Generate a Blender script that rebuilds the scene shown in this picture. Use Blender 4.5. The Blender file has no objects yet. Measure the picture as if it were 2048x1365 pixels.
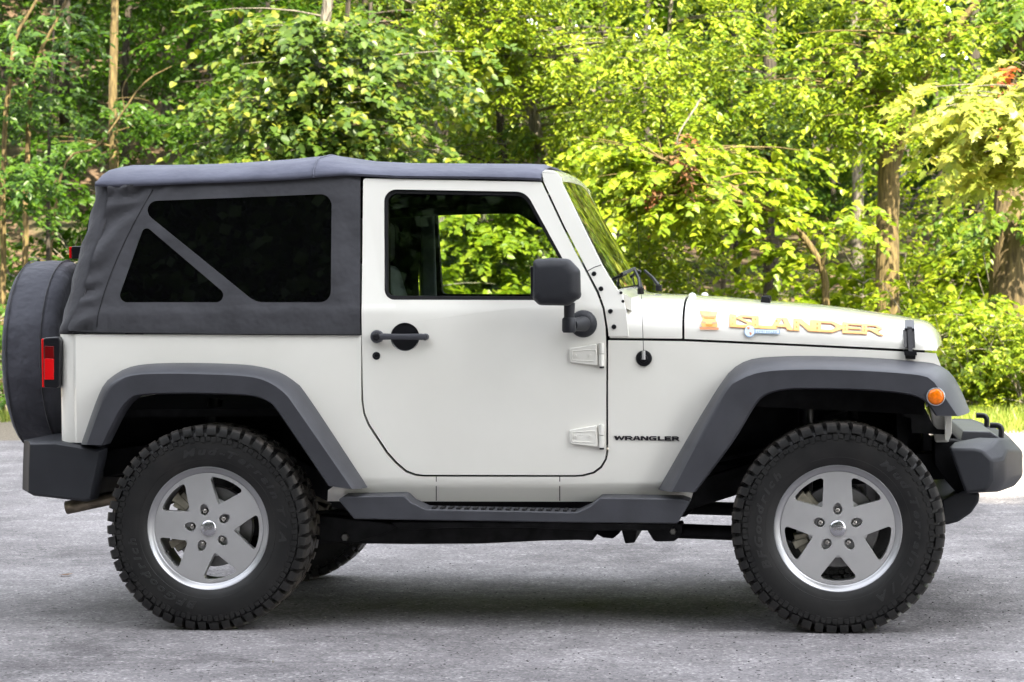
import bpy, bmesh, math, random
import numpy as np
from mathutils import Vector, Matrix, geometry

random.seed(7)
RNG = np.random.default_rng(11)
R = math.radians
PI = math.pi
scene = bpy.context.scene
COL = scene.collection

# ------------------------------------------------------------------ camera
CAM_POS = np.array([2.25191, -10.18464, 1.328489])
YAW, PITCH, ROLL, FPX = 0.113179, 0.023078, -0.011017, 4900.0


def cam_axes():
    cy, sy = math.cos(YAW), math.sin(YAW)
    f = np.array([-sy * math.cos(PITCH), cy * math.cos(PITCH), -math.sin(PITCH)])
    r = np.array([cy, sy, 0.0])
    u = np.cross(r, f)
    r2 = math.cos(ROLL) * r + math.sin(ROLL) * u
    u2 = -math.sin(ROLL) * r + math.cos(ROLL) * u
    return r2, u2, f


AX_R, AX_U, AX_F = cam_axes()
cam_data = bpy.data.cameras.new('camera')
cam = bpy.data.objects.new('camera', cam_data)
COL.objects.link(cam)
cam.matrix_world = Matrix(((AX_R[0], AX_U[0], -AX_F[0], CAM_POS[0]),
                           (AX_R[1], AX_U[1], -AX_F[1], CAM_POS[1]),
                           (AX_R[2], AX_U[2], -AX_F[2], CAM_POS[2]),
                           (0, 0, 0, 1)))
cam_data.sensor_width = 36.0
cam_data.lens = FPX / 2048 * 36
cam_data.clip_start = 0.5
cam_data.clip_end = 600
cam_data.dof.use_dof = True
cam_data.dof.focus_distance = 9.6
cam_data.dof.aperture_fstop = 8.5
scene.camera = cam

# ------------------------------------------------------------------ light
SUN_EL, SUN_AZ = R(50), R(32)          # azimuth measured from -Y (behind the camera) towards +X
world = bpy.data.worlds.new('World')
scene.world = world
world.use_nodes = True
wn = world.node_tree.nodes
sky = wn.new('ShaderNodeTexSky')
sky.sky_type = 'NISHITA'
sky.sun_disc = False
sky.sun_elevation = SUN_EL
SUN_DIR = Vector((math.sin(SUN_AZ) * math.cos(SUN_EL), -math.cos(SUN_AZ) * math.cos(SUN_EL), math.sin(SUN_EL)))
sky.sun_rotation = math.atan2(SUN_DIR.x, SUN_DIR.y)
wn['Background'].inputs['Strength'].default_value = 0.15
hz = wn.new('ShaderNodeHueSaturation')
hz.inputs['Saturation'].default_value = 0.22
world.node_tree.links.new(sky.outputs['Color'], hz.inputs['Color'])
world.node_tree.links.new(hz.outputs['Color'], wn['Background'].inputs['Color'])
sun_data = bpy.data.lights.new('sun', 'SUN')
sun_data.energy = 3.9
sun_data.angle = R(0.5)
sun_data.color = (1.0, 0.90, 0.68)
sun = bpy.data.objects.new('sun', sun_data)
COL.objects.link(sun)
sun.location = (8, -14, 30)
sun.rotation_euler = (-SUN_DIR).to_track_quat('-Z', 'Y').to_euler()
scene.view_settings.view_transform = 'Standard'
scene.view_settings.look = 'None'
scene.view_settings.exposure = 3.0
scene.view_settings.gamma = 1.0
scene.cycles.max_bounces = 8
scene.cycles.transparent_max_bounces = 12
scene.cycles.caustics_reflective = False
scene.cycles.caustics_refractive = False


# ------------------------------------------------------------------ measuring helpers
def ray(px, py):
    return AX_F + AX_R * ((px - 1024) / FPX) - AX_U * ((py - 682.5) / FPX)


def A(px, py, Y):
    """point of the plane y = Y seen at a pixel of the photograph -> (x, z)"""
    d = ray(px, py)
    t = (Y - CAM_POS[1]) / d[1]
    return CAM_POS[0] + d[0] * t, CAM_POS[2] + d[2] * t


def sstep(a, b, v):
    t = min(1.0, max(0.0, (v - a) / (b - a)))
    return t * t * (3 - 2 * t)


Z_BREAK, Z_SILL = 1.238, 0.555


def SY(x, z):
    """half-width of the body skin (negative y = near side)"""
    y = -0.785
    y -= 0.012 * max(0.0, 1 - ((z - 0.9) / 0.36) ** 2)
    if z > Z_BREAK - 0.02:
        t = z - Z_BREAK + 0.02
        y += 0.20 * t * min(1.0, t / 0.04)
    if z < Z_SILL:
        y += 0.55 * (Z_SILL - z)
    if x > 1.6:
        y += 0.10 * (x - 1.6)
    return y


def S(px, py, off=0.0):
    """point of the body skin at a pixel -> (x, y, z); off > 0 lies outside the skin"""
    y = -0.785
    for _ in range(8):
        x, z = A(px, py, y)
        y = SY(x, z) - off
    return x, y, z


def S2(pts):
    out = []
    for p in pts:
        x, y, z = S(p[0], p[1])
        out.append((x, z))
    return out


def rounded(pts, seg=7):
    """polygon with (x, y[, r]) corners -> polygon with arcs"""
    n = len(pts)
    out = []
    for i, p in enumerate(pts):
        r = p[2] if len(p) > 2 else 0
        c = Vector(p[:2])
        if r <= 0:
            out.append((c.x, c.y))
            continue
        a = Vector(pts[i - 1][:2]) - c
        b = Vector(pts[(i + 1) % n][:2]) - c
        la, lb = a.length, b.length
        a.normalize(); b.normalize()
        ang = math.acos(max(-1, min(1, a.dot(b))))
        if ang > PI - 0.01:
            out.append((c.x, c.y)); continue
        t = min(r / math.tan(ang / 2), la * 0.49 if len(pts[i - 1]) > 2 else la * .95, lb * 0.49 if len(pts[(i + 1) % n]) > 2 else lb * .95)
        r2 = t * math.tan(ang / 2)
        ctr = c + (a + b).normalized() * (r2 / math.sin(ang / 2))
        p0, p1 = c + a * t, c + b * t
        a0 = math.atan2(p0.y - ctr.y, p0.x - ctr.x)
        a1 = math.atan2(p1.y - ctr.y, p1.x - ctr.x)
        da = (a1 - a0 + PI) % (2 * PI) - PI
        for k in range(seg + 1):
            t_ = a0 + da * k / seg
            out.append((ctr.x + r2 * math.cos(t_), ctr.y + r2 * math.sin(t_)))
    return out


def resample(pts, n):
    p = np.array(pts, float)
    d = np.concatenate([[0], np.cumsum(np.linalg.norm(np.diff(p, axis=0), axis=1))])
    t = np.linspace(0, d[-1], n)
    return np.stack([np.interp(t, d, p[:, k]) for k in range(p.shape[1])], 1)


def smooth_line(pts, sub=6):
    """Catmull-Rom through the points"""
    p = [Vector(q) for q in pts]
    p = [2 * p[0] - p[1]] + p + [2 * p[-1] - p[-2]]
    out = []
    for i in range(1, len(p) - 2):
        for k in range(sub):
            t = k / sub
            a, b, c, d = p[i - 1], p[i], p[i + 1], p[i + 2]
            out.append(0.5 * (2 * b + (c - a) * t + (2 * a - 5 * b + 4 * c - d) * t * t + (3 * b - a - 3 * c + d) * t ** 3))
    out.append(p[-2])
    return [tuple(v) for v in out]


# ------------------------------------------------------------------ scene helpers
def tag(o, label=None, cat=None, group=None, kind=None):
    if label: o['label'] = label
    if cat: o['category'] = cat
    if group: o['group'] = group
    if kind: o['kind'] = kind
    return o


def empty(name, loc=(0, 0, 0)):
    o = bpy.data.objects.new(name, None)
    o.empty_display_size = 0.2
    o.location = loc
    COL.objects.link(o)
    return o


def finish(o, sharp=35, bevel=0, seg=2, harden=True):
    me = o.data
    me.polygons.foreach_set('use_smooth', np.ones(len(me.polygons), dtype=bool))
    if sharp is not None and sharp < 180:
        me.set_sharp_from_angle(angle=R(sharp))
    if bevel:
        b = o.modifiers.new('bevel', 'BEVEL')
        b.width = bevel
        b.segments = seg
        b.limit_method = 'ANGLE'
        b.angle_limit = R(32)
        b.harden_normals = harden
    me.update()


class MB:
    """collects verts and faces of one mesh"""
    def __init__(self):
        self.v, self.f = [], []

    def add(self, vs, fs):
        n = len(self.v)
        self.v.extend([tuple(q) for q in vs])
        self.f.extend([tuple(i + n for i in q) for q in fs])
        return self

    def box(self, x0, x1, y0, y1, z0, z1, M=None):
        vs = [(x, y, z) for x in (x0, x1) for y in (y0, y1) for z in (z0, z1)]
        if M is not None: vs = [M @ Vector(q) for q in vs]
        return self.add(vs, [(0, 1, 3, 2), (4, 6, 7, 5), (0, 4, 5, 1), (2, 3, 7, 6), (0, 2, 6, 4), (1, 5, 7, 3)])

    def tube(self, pts, rad, seg=8, cap=True):
        pts = [Vector(p) for p in pts]
        if not hasattr(rad, '__len__'): rad = [rad] * len(pts)
        vs, fs = [], []
        up = None
        for i, p in enumerate(pts):
            t = (pts[min(i + 1, len(pts) - 1)] - pts[max(i - 1, 0)]).normalized()
            if up is None:
                up = Vector((0, 0, 1)) if abs(t.z) < 0.9 else Vector((1, 0, 0))
            a = t.cross(up)
            if a.length < 1e-6: a = t.cross(Vector((0, 1, 0)))
            a.normalize()
            b = a.cross(t).normalized()
            up = b
            for k in range(seg):
                q = 2 * PI * k / seg
                vs.append(p + (a * math.cos(q) + b * math.sin(q)) * rad[i])
        for i in range(len(pts) - 1):
            for k in range(seg):
                k2 = (k + 1) % seg
                fs.append((i * seg + k, i * seg + k2, (i + 1) * seg + k2, (i + 1) * seg + k))
        if cap:
            fs.append(tuple(range(seg - 1, -1, -1)))
            fs.append(tuple((len(pts) - 1) * seg + k for k in range(seg)))
        return self.add(vs, fs)

    def lathe(self, prof, seg=48, axis='y', ctr=(0, 0, 0), closed=False):
        """prof = [(radius, along)] round an axis through ctr"""
        vs, fs = [], []
        n = len(prof)
        for k in range(seg):
            q = 2 * PI * k / seg
            c, s_ = math.cos(q), math.sin(q)
            for r, a in prof:
                if axis == 'y': p = (r * c, a, r * s_)
                elif axis == 'x': p = (a, r * c, r * s_)
                else: p = (r * c, r * s_, a)
                vs.append((p[0] + ctr[0], p[1] + ctr[1], p[2] + ctr[2]))
        for k in range(seg):
            k2 = (k + 1) % seg
            for i in range(n if closed else n - 1):
                i2 = (i + 1) % n
                fs.append((k * n + i, k * n + i2, k2 * n + i2, k2 * n + i))
        if not closed:
            if prof[0][0] > 1e-5: fs.append(tuple(k * n for k in range(seg)))
            if prof[-1][0] > 1e-5: fs.append(tuple(k * n + n - 1 for k in range(seg)))
        return self.add(vs, fs)

    def prism(self, poly, y0, y1, poly1=None):
        """polygon in xz swept from y0 to y1"""
        n = len(poly)
        q = poly1 or poly
        vs = [(x, y0, z) for x, z in poly] + [(x, y1, z) for x, z in q]
        fs = [tuple(range(n)), tuple(range(2 * n - 1, n - 1, -1))]
        fs += [(i, n + i, n + (i + 1) % n, (i + 1) % n) for i in range(n)]
        return self.add(vs, fs)

    def loft(self, rings, closed=True, caps=True):
        n = len(rings[0])
        vs = [q for r in rings for q in r]
        fs = []
        for j in range(len(rings) - 1):
            for i in range(n if closed else n - 1):
                i2 = (i + 1) % n
                fs.append((j * n + i, j * n + i2, (j + 1) * n + i2, (j + 1) * n + i))
        if caps and closed:
            fs.append(tuple(range(n - 1, -1, -1)))
            fs.append(tuple((len(rings) - 1) * n + i for i in range(n)))
        return self.add(vs, fs)

    def build(self, name, m, parent=None, sharp=35, bevel=0, seg=2, mir=False, merge=True):
        vs = [(x, -y, z) for x, y, z in self.v] if mir else self.v
        me = bpy.data.meshes.new(name)
        me.from_pydata([tuple(q) for q in vs], [], self.f)
        bm = bmesh.new()
        bm.from_mesh(me)
        if merge: bmesh.ops.remove_doubles(bm, verts=bm.verts, dist=1e-5)
        bmesh.ops.recalc_face_normals(bm, faces=bm.faces)
        bm.to_mesh(me); bm.free()
        me.materials.append(m)
        o = bpy.data.objects.new(name, me)
        COL.objects.link(o)
        if parent: o.parent = parent
        finish(o, sharp, bevel, seg)
        return o


def panel(name, outer, holes, yf, thick, m, parent, mir=False, xl=(), zl=(), bevel=0.004, seg=2, sharp=35, dissolve=True):
    """sheet cut to an outline in xz, bent onto y = yf(x, z), with a real thickness inwards"""
    loops = [[Vector((x, z, 0)) for x, z in lp] for lp in [outer] + list(holes)]
    flat = [v for lp in loops for v in lp]
    tris = geometry.tessellate_polygon(loops)
    bm = bmesh.new()
    bv = [bm.verts.new((v.x, 0, v.y)) for v in flat]
    for t in tris:
        if len(set(t)) == 3:
            try: bm.faces.new([bv[i] for i in t])
            except ValueError: pass
    bmesh.ops.remove_doubles(bm, verts=bm.verts, dist=1e-5)
    for x in xl:
        bmesh.ops.bisect_plane(bm, geom=bm.verts[:] + bm.edges[:] + bm.faces[:], dist=1e-6, plane_co=(x, 0, 0), plane_no=(1, 0, 0))
    for z in zl:
        bmesh.ops.bisect_plane(bm, geom=bm.verts[:] + bm.edges[:] + bm.faces[:], dist=1e-6, plane_co=(0, 0, z), plane_no=(0, 0, 1))
    for v in bm.verts:
        v.co.y = yf(v.co.x, v.co.z)
    if dissolve:
        bmesh.ops.dissolve_limit(bm, angle_limit=R(0.4), verts=bm.verts, edges=bm.edges)
    if thick:
        ex = bmesh.ops.extrude_face_region(bm, geom=bm.faces[:])
        for g in ex['geom']:
            if isinstance(g, bmesh.types.BMVert): g.co.y += thick
    if mir:
        for v in bm.verts: v.co.y = -v.co.y
    bmesh.ops.recalc_face_normals(bm, faces=bm.faces)
    me = bpy.data.meshes.new(name)
    bm.to_mesh(me); bm.free()
    me.materials.append(m)
    o = bpy.data.objects.new(name, me)
    COL.objects.link(o)
    if parent: o.parent = parent
    finish(o, sharp, bevel, seg)
    return o


# ------------------------------------------------------------------ materials
def new_mat(name):
    m = bpy.data.materials.new(name)
    m.use_nodes = True
    nt = m.node_tree
    return m, nt.nodes, nt.links, nt.nodes['Principled BSDF']


def setp(b, **kw):
    names = dict(col='Base Color', rough='Roughness', metal='Metallic', coat='Coat Weight', coatr='Coat Roughness',
                 spec='Specular IOR Level', trans='Transmission Weight', ior='IOR', sheen='Sheen Weight', sheenr='Sheen Roughness',
                 emit='Emission Color', emits='Emission Strength')
    for k, v in kw.items():
        if k in ('col', 'emit'): v = (*v, 1) if len(v) == 3 else v
        b.inputs[names[k]].default_value = v


def node(nodes, t, **kw):
    n = nodes.new(t)
    for k, v in kw.items(): setattr(n, k, v)
    return n


def noise_mix(nodes, links, sock, c0, c1, scale, detail=4, lo=0.35, hi=0.65, coord=None, rough=0.55):
    tc = node(nodes, 'ShaderNodeTexCoord')
    nz = node(nodes, 'ShaderNodeTexNoise')
    nz.inputs['Scale'].default_value = scale
    nz.inputs['Detail'].default_value = detail
    nz.inputs['Roughness'].default_value = rough
    links.new(tc.outputs[coord or 'Object'], nz.inputs['Vector'])
    rp = node(nodes, 'ShaderNodeValToRGB')
    rp.color_ramp.elements[0].position = lo
    rp.color_ramp.elements[1].position = hi
    rp.color_ramp.elements[0].color = (*c0, 1)
    rp.color_ramp.elements[1].color = (*c1, 1)
    links.new(nz.outputs['Fac'], rp.inputs['Fac'])
    if sock is not None: links.new(rp.outputs['Color'], sock)
    return nz, rp


def bump(nodes, links, b, height_sock, strength, dist=0.01, prev=None):
    bp = node(nodes, 'ShaderNodeBump')
    bp.inputs['Strength'].default_value = strength
    bp.inputs['Distance'].default_value = dist
    links.new(height_sock, bp.inputs['Height'])
    if prev is not None: links.new(prev.outputs['Normal'], bp.inputs['Normal'])
    links.new(bp.outputs['Normal'], b.inputs['Normal'])
    return bp


def simple(name, col, rough=0.5, metal=0.0, var=0.0, scale=30, bumps=0, bscale=300, **kw):
    m, n, l, b = new_mat(name)
    setp(b, col=col, rough=rough, metal=metal, **kw)
    if var:
        c0 = tuple(max(0, c * (1 - var)) for c in col)
        c1 = tuple(min(1, c * (1 + var)) for c in col)
        noise_mix(n, l, b.inputs['Base Color'], c0, c1, scale)
    if bumps:
        nz, rp = noise_mix(n, l, None, (0, 0, 0), (1, 1, 1), bscale, lo=0.2, hi=0.8)
        bump(n, l, b, nz.outputs['Fac'], bumps, 0.002)
    return m


def make_paint():
    m, n, l, b = new_mat('white_paint')
    setp(b, rough=0.42, coat=1.0, coatr=0.05, spec=0.5)
    noise_mix(n, l, b.inputs['Base Color'], (0.712, 0.694, 0.632), (0.748, 0.730, 0.668), 2.5)
    nz, rp = noise_mix(n, l, None, (0, 0, 0), (1, 1, 1), 3.0, detail=2, lo=0, hi=1)
    bump(n, l, b, nz.outputs['Fac'], 0.008, 0.02)
    return m


def make_fabric(name, c0, c1, folds=0.25):
    m, n, l, b = new_mat(name)
    setp(b, rough=0.78, sheen=0.12, sheenr=0.5, spec=0.15)
    noise_mix(n, l, b.inputs['Base Color'], c0, c1, 5, detail=8)
    tc = node(n, 'ShaderNodeTexCoord')
    nz = node(n, 'ShaderNodeTexNoise')
    nz.inputs['Scale'].default_value = 7
    nz.inputs['Detail'].default_value = 3
    l.new(tc.outputs['Object'], nz.inputs['Vector'])
    b1 = bump(n, l, b, nz.outputs['Fac'], folds, 0.05)
    wv = node(n, 'ShaderNodeTexNoise')
    wv.inputs['Scale'].default_value = 420
    l.new(tc.outputs['Object'], wv.inputs['Vector'])
    bump(n, l, b, wv.outputs['Fac'], 0.25, 0.002, prev=b1)
    return m


def make_glass(name, tint, refl=1.0, rough=0.0):
    """thin pane: what shows through it is tinted, the surface mirrors by Fresnel"""
    m, n, l, b = new_mat(name)
    n.remove(b)
    out = n['Material Output']
    tr = node(n, 'ShaderNodeBsdfTransparent'); tr.inputs['Color'].default_value = (*tint, 1)
    gl = node(n, 'ShaderNodeBsdfGlossy'); gl.inputs['Roughness'].default_value = rough
    fr = node(n, 'ShaderNodeFresnel'); fr.inputs['IOR'].default_value = 1.5
    mt = node(n, 'ShaderNodeMath', operation='MULTIPLY'); mt.inputs[1].default_value = refl
    mx = node(n, 'ShaderNodeMixShader')
    l.new(fr.outputs[0], mt.inputs[0])
    l.new(mt.outputs[0], mx.inputs['Fac'])
    l.new(tr.outputs[0], mx.inputs[1]); l.new(gl.outputs[0], mx.inputs[2])
    l.new(mx.outputs[0], out.inputs['Surface'])
    return m


def make_tyre():
    m, n, l, b = new_mat('tyre_rubber')
    setp(b, rough=0.46, spec=0.30)
    nz, rp = noise_mix(n, l, None, (0.0075, 0.0075, 0.0078), (0.015, 0.0146, 0.0143), 9, detail=6)
    # dried mud, and sky light on the lug tops put into the colour
    nz2, rp2 = noise_mix(n, l, None, (0, 0, 0), (1, 1, 1), 5.5, detail=5, lo=0.55, hi=0.72)
    mx = node(n, 'ShaderNodeMix', data_type='RGBA')
    mx.inputs['B'].default_value = (0.15, 0.128, 0.105, 1)
    tco = node(n, 'ShaderNodeTexCoord'); sx = node(n, 'ShaderNodeVectorMath', operation='MULTIPLY'); sx.inputs[1].default_value = (1, 0, 1)
    ln = node(n, 'ShaderNodeVectorMath', operation='LENGTH'); l.new(tco.outputs['Object'], sx.inputs[0]); l.new(sx.outputs[0], ln.inputs[0])
    mp_ = node(n, 'ShaderNodeMapRange'); mp_.inputs['From Min'].default_value = .386; mp_.inputs['From Max'].default_value = .401
    mp_.inputs['To Min'].default_value = .04; mp_.inputs['To Max'].default_value = .75
    l.new(ln.outputs['Value'], mp_.inputs['Value'])
    ad = node(n, 'ShaderNodeMath', operation='ADD'); ad.inputs[1].default_value = .25; l.new(rp2.outputs['Color'], ad.inputs[0])
    mt = node(n, 'ShaderNodeMath', operation='MULTIPLY'); l.new(mp_.outputs[0], mt.inputs[1])
    l.new(ad.outputs[0], mt.inputs[0])
    l.new(mt.outputs[0], mx.inputs['Factor'])
    l.new(rp.outputs['Color'], mx.inputs['A'])
    l.new(mx.outputs['Result'], b.inputs['Base Color'])
    nf = node(n, 'ShaderNodeTexNoise'); nf.inputs['Scale'].default_value = 260
    bump(n, l, b, nf.outputs['Fac'], 0.15, 0.002)
    return m


M = {}
M['paint'] = make_paint()
M['plastic'] = simple('grained_black_plastic', (0.043, 0.044, 0.051), 0.44, var=0.12, scale=9, bumps=0.22, bscale=240, spec=0.42)
M['bumper'] = simple('bumper_plastic', (0.021, 0.022, 0.026), 0.5, var=0.12, scale=6, bumps=0.3, bscale=240, spec=0.3)
M['gloss_black'] = simple('smooth_black_plastic', (0.008, 0.008, 0.010), 0.3, var=0.1, spec=0.35)
M['rubber'] = simple('black_rubber_seal', (0.008, 0.008, 0.009), 0.55, var=0.1, spec=0.2)
M['dark'] = simple('dark_underbody', (0.012, 0.012, 0.013), 0.75, var=0.35, scale=14, spec=0.08)
M['frame'] = simple('dusty_black_steel', (0.016, 0.016, 0.017), 0.6, var=0.5, scale=12, spec=0.15)
M['fabric'] = make_fabric('black_canvas', (0.037, 0.037, 0.041), (0.054, 0.054, 0.060), 0.4)
M['roof_fabric'] = make_fabric('black_canvas_skylit', (0.082, 0.086, 0.116), (0.112, 0.117, 0.154), 0.3)  # same canvas; skylight on the roof is put into a paler, bluer colour
M['cover'] = make_fabric('spare_cover_vinyl', (0.048, 0.049, 0.060), (0.072, 0.074, 0.088), 0.6)
M['glass'] = make_glass('clear_glass', (0.93, 0.97, 0.94), 1.9)
M['shield'] = make_glass('windscreen_glass', (0.36, 0.41, 0.36), 1.3)
M['soft_glass'] = simple('smoked_vinyl_window', (0.0015, 0.0015, 0.0018), 0.01, spec=0.45)
M['tyre'] = make_tyre()
M['alloy'] = simple('silver_alloy', (0.58, 0.575, 0.57), 0.34, metal=0.75, var=0.06, scale=5, coat=0.15, coatr=0.1)
M['alloy_lip'] = simple('darker_rim_lip', (0.36, 0.36, 0.37), 0.36, metal=0.75, var=0.06, scale=5)  # wheel alloy again with a darker base colour, for lip and barrel
M['alloy_bright'] = simple('polished_alloy', (0.50, 0.50, 0.52), 0.26, metal=0.95)
M['nut'] = simple('lug_nut_steel', (0.36, 0.34, 0.31), 0.3, metal=1.0, var=0.2, scale=80)
M['disc'] = simple('brake_disc_iron', (0.24, 0.235, 0.23), 0.45, metal=0.8, var=0.15, scale=20)
M['caliper'] = simple('brake_caliper_cast', (0.33, 0.30, 0.23), 0.55, var=0.2, scale=30, metal=0.2)
M['amber'] = simple('amber_lens', (0.78, 0.17, 0.004), 0.2, coat=0.25, coatr=0.02, spec=0.3, var=0.25, scale=60)
M['red'] = simple('red_lens', (0.62, 0.006, 0.008), 0.2, coat=0.15, coatr=0.02, spec=0.25)
M['dark_red'] = simple('dark_red_lens', (0.13, 0.003, 0.004), 0.2, coat=0.1, coatr=0.02, spec=0.2)
M['exhaust'] = simple('stained_steel_pipe', (0.23, 0.19, 0.14), 0.42, metal=0.85, var=0.3, scale=16)
M['steel'] = simple('bright_steel', (0.24, 0.235, 0.21), 0.4, metal=1.0)
M['seat'] = simple('grey_seat_cloth', (0.055, 0.056, 0.06), 0.9, var=0.15, scale=40)
M['seat_light'] = simple('pale_seat_cloth', (0.30, 0.32, 0.30), 0.9, var=0.08, scale=20)
M['belt'] = simple('grey_pillar_trim', (0.20, 0.23, 0.23), 0.8, var=0.08, scale=12)
M['letter'] = simple('black_badge', (0.006, 0.004, 0.007), 0.3)
M['tyre_letter'] = simple('raised_tyre_letter', (0.017, 0.017, 0.017), 0.42)
M['dec_red'] = simple('decal_red', (0.72, 0.33, 0.17), 0.35)
M['dec_orange'] = simple('decal_orange', (0.80, 0.27, 0.035), 0.35, var=0.2, scale=25)
M['dec_yellow'] = simple('decal_yellow', (0.86, 0.50, 0.16), 0.35, var=0.2, scale=14)
M['dec_blue'] = simple('decal_blue', (0.25, 0.40, 0.60), 0.35)
M['dec_pale'] = simple('decal_pale_blue', (0.66, 0.76, 0.84), 0.35, var=0.1, scale=60)
# ================================================================== THE CAR
car = empty('off_road_car')
tag(car, 'white two-door off-road car with black soft top, parked side-on across the grey pavement', 'car')

# ---- door outline (pixels of the photograph)
DOOR_TOP = [(726.5, 357, 6), (1083, 364.5, 4)]
DOOR_FRONT = [(1126, 456), (1171, 543), (1193, 585), (1205, 618), (1211, 655), (1212.5, 700), (1212.5, 905)]
DOOR_LOW = [(1210, 918), (1201, 933), (1186, 944), (1165, 949.5), (1150, 950.5), (849, 950), (832, 948), (814, 941), (795, 925), (776, 904),
            (739, 848), (730, 826), (726.5, 800)]
door_px = DOOR_TOP + DOOR_FRONT + DOOR_LOW
win_px = [(768, 379, 24), (1052, 384, 34), (1171, 601, 12), (769, 600, 20)]
win_in = [(775, 387, 18), (1048, 392, 28), (1160, 594, 6), (776, 592, 10)]


def inset_y(off, flat=False):
    return lambda x, z: SY(x, z) + off


ROWS = [Z_BREAK + d for d in (-.02, -.01, 0, .012, .024, .05, .1, .2, .3, .4)] + [.6, .68, .76, .84, .9, .96, 1.04, 1.12, 1.18] + [Z_SILL, Z_SILL - .02]

# ---- fender flares: rail curves read off the photograph
FL_R = dict(
    outer=[(163, 889), (202, 781), (224, 755), (254, 736), (299, 728), (374, 726), (448, 727.5), (504, 731), (553, 742), (583, 759), (613, 789), (736, 975)],
    crease=[(172, 890), (211, 786), (238, 759), (269, 749), (310, 746.5), (374, 746.5), (486, 751), (534, 762), (570, 786), (600, 826), (706, 979)],
    inner=[(205, 891), (238, 826), (262, 799), (286, 791), (374, 788.5), (450, 790), (504, 793.5), (538, 806), (560, 832), (655, 972)])
FL_F = dict(
    outer=[(1316, 979), (1400, 834), (1449, 757), (1475, 731), (1505, 718), (1550, 713.5), (1624, 712), (1736, 715.5), (1830, 722.5), (1871, 728), (1901, 746), (1920, 776), (1940, 823)],
    crease=[(1342, 984.5), (1445, 790), (1482, 757), (1527, 742.5), (1606, 738), (1680, 739), (1755, 742), (1841, 749.5), (1866, 760), (1884, 784), (1917, 833)],
    inner=[(1391, 985), (1467, 884), (1512, 810), (1535, 790), (1572, 780.5), (1624, 779), (1736, 782), (1819, 790.5), (1852, 805), (1872, 832)])


def mid_rail(fl, t, n=30):
    a, b = resample(fl['outer'], n), resample(fl['inner'], n)
    return [tuple(q) for q in (a * (1 - t) + b * t)]


def flare(fl, mir, nm='fender_flare'):
    n = 46
    o = resample(smooth_line(fl['outer'], 4), n)
    c = resample(smooth_line(fl['crease'], 4), n)
    i = resample(smooth_line(fl['inner'], 4), n)
    rings = []
    for k in range(n):
        ox, oy, oz = S(*o[k]); oy += 0.004
        YC = -0.922
        cx, cz = A(*c[k], YC)
        ix, iz = A(*i[k], YC + 0.006)
        po, pc, pi_ = Vector((ox, oy, oz)), Vector((cx, YC, cz)), Vector((ix, YC + 0.006, iz))
        ring = []
        # top face slightly crowned, rounded shoulder, outer face, lip, return
        for t in (0, .3, .6, .85):
            p = po.lerp(pc, t)
            p += (pc - pi_).normalized() * 0.010 * math.sin(t * PI)
            ring.append(p)
        ring.append(po.lerp(pc, .96) + (pc - pi_) * 0.0)
        ring.append(pc.lerp(pi_, .04))
        ring.append(pc.lerp(pi_, .16))
        ring.append(pc.lerp(pi_, .6))
        ring.append(pc.lerp(pi_, .93) )
        ring.append(pi_ + Vector((0, 0.010, 0)))
        ring.append(Vector((ix, -0.80, iz)))
        ring.append(Vector((ox * .5 + ix * .5, -0.76, oz * .5 + iz * .5)))
        rings.append(ring)
    b = MB().loft(rings, closed=True, caps=True)
    return b.build(nm, M['plastic'], car, sharp=48, mir=mir)


# ---- body tub: one mesh with both sides, tailgate and floor
def body_outline():
    ar = mid_rail(FL_R, .35)
    af = mid_rail(FL_F, .35)
    gap = [(722.5, 671), (722.5, 800), (726.5, 828), (735, 850), (772, 907), (791, 928), (811, 945), (831, 952.5), (849, 954),
           (1150, 954.5), (1166, 953.5), (1188, 948), (1204, 936), (1213.5, 920), (1216.5, 905), (1216.5, 681)]
    pts = [(112, 669)] + gap
    pts += [(1367, 683), (1600, 693), (1872, 707), (1883, 735), (1886, 748)]
    pts += af[::-1][2:] [:]
    pts += [(1386, 986), (1381, 1003), (655, 1003), (656, 981)]
    pts += ar[::-1][1:-1]
    pts += [(166, 886), (113, 886)]
    return pts


CORNER_X = S(146, 760)[0]
CR = 0.070


def y_body(x, z):
    y = SY(x, z)
    if x < CORNER_X:
        d = min(CR, CORNER_X - x)
        y += 0.012 + CR * .8 - .8 * math.sqrt(max(0, CR * CR - d * d))
    elif x < CORNER_X + .012:
        y += 0.012 * (1 - (x - CORNER_X) / .012)
    return y


def make_body():
    out = S2(body_outline())
    xl = [CORNER_X + .012, CORNER_X] + [CORNER_X - CR * math.sin(q) for q in (.25, .5, .75, 1.0)] + [1.6, 1.8, 2.0, 2.2, 2.4, 2.6, 2.8]
    objs = []
    for mir in (False, True):
        objs.append(panel('body', out, [], y_body, 0.03, M['paint'], None, mir=mir, xl=xl, zl=ROWS, bevel=0.0, dissolve=False))
    # tailgate, floor, sills inside, firewall
    xr = S(113, 760)[0]
    b = MB()
    zt, zb = S(113, 672)[2], S(113, 884)[2]
    b.box(xr, xr + .03, -.735, .735, zb, zt)
    rest = b.build('body', M['paint'], None, bevel=0.0)
    objs.append(rest)
    # join by mesh data so that the body is one object
    bm = bmesh.new()
    for o in objs:
        bm.from_mesh(o.data)
    me = bpy.data.meshes.new('body')
    bm.to_mesh(me); bm.free()
    me.materials.append(M['paint'])
    for o in objs: bpy.data.objects.remove(o)
    o = bpy.data.objects.new('body', me)
    COL.objects.link(o); o.parent = car
    finish(o, 30, 0.004, 2)
    return o


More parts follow.
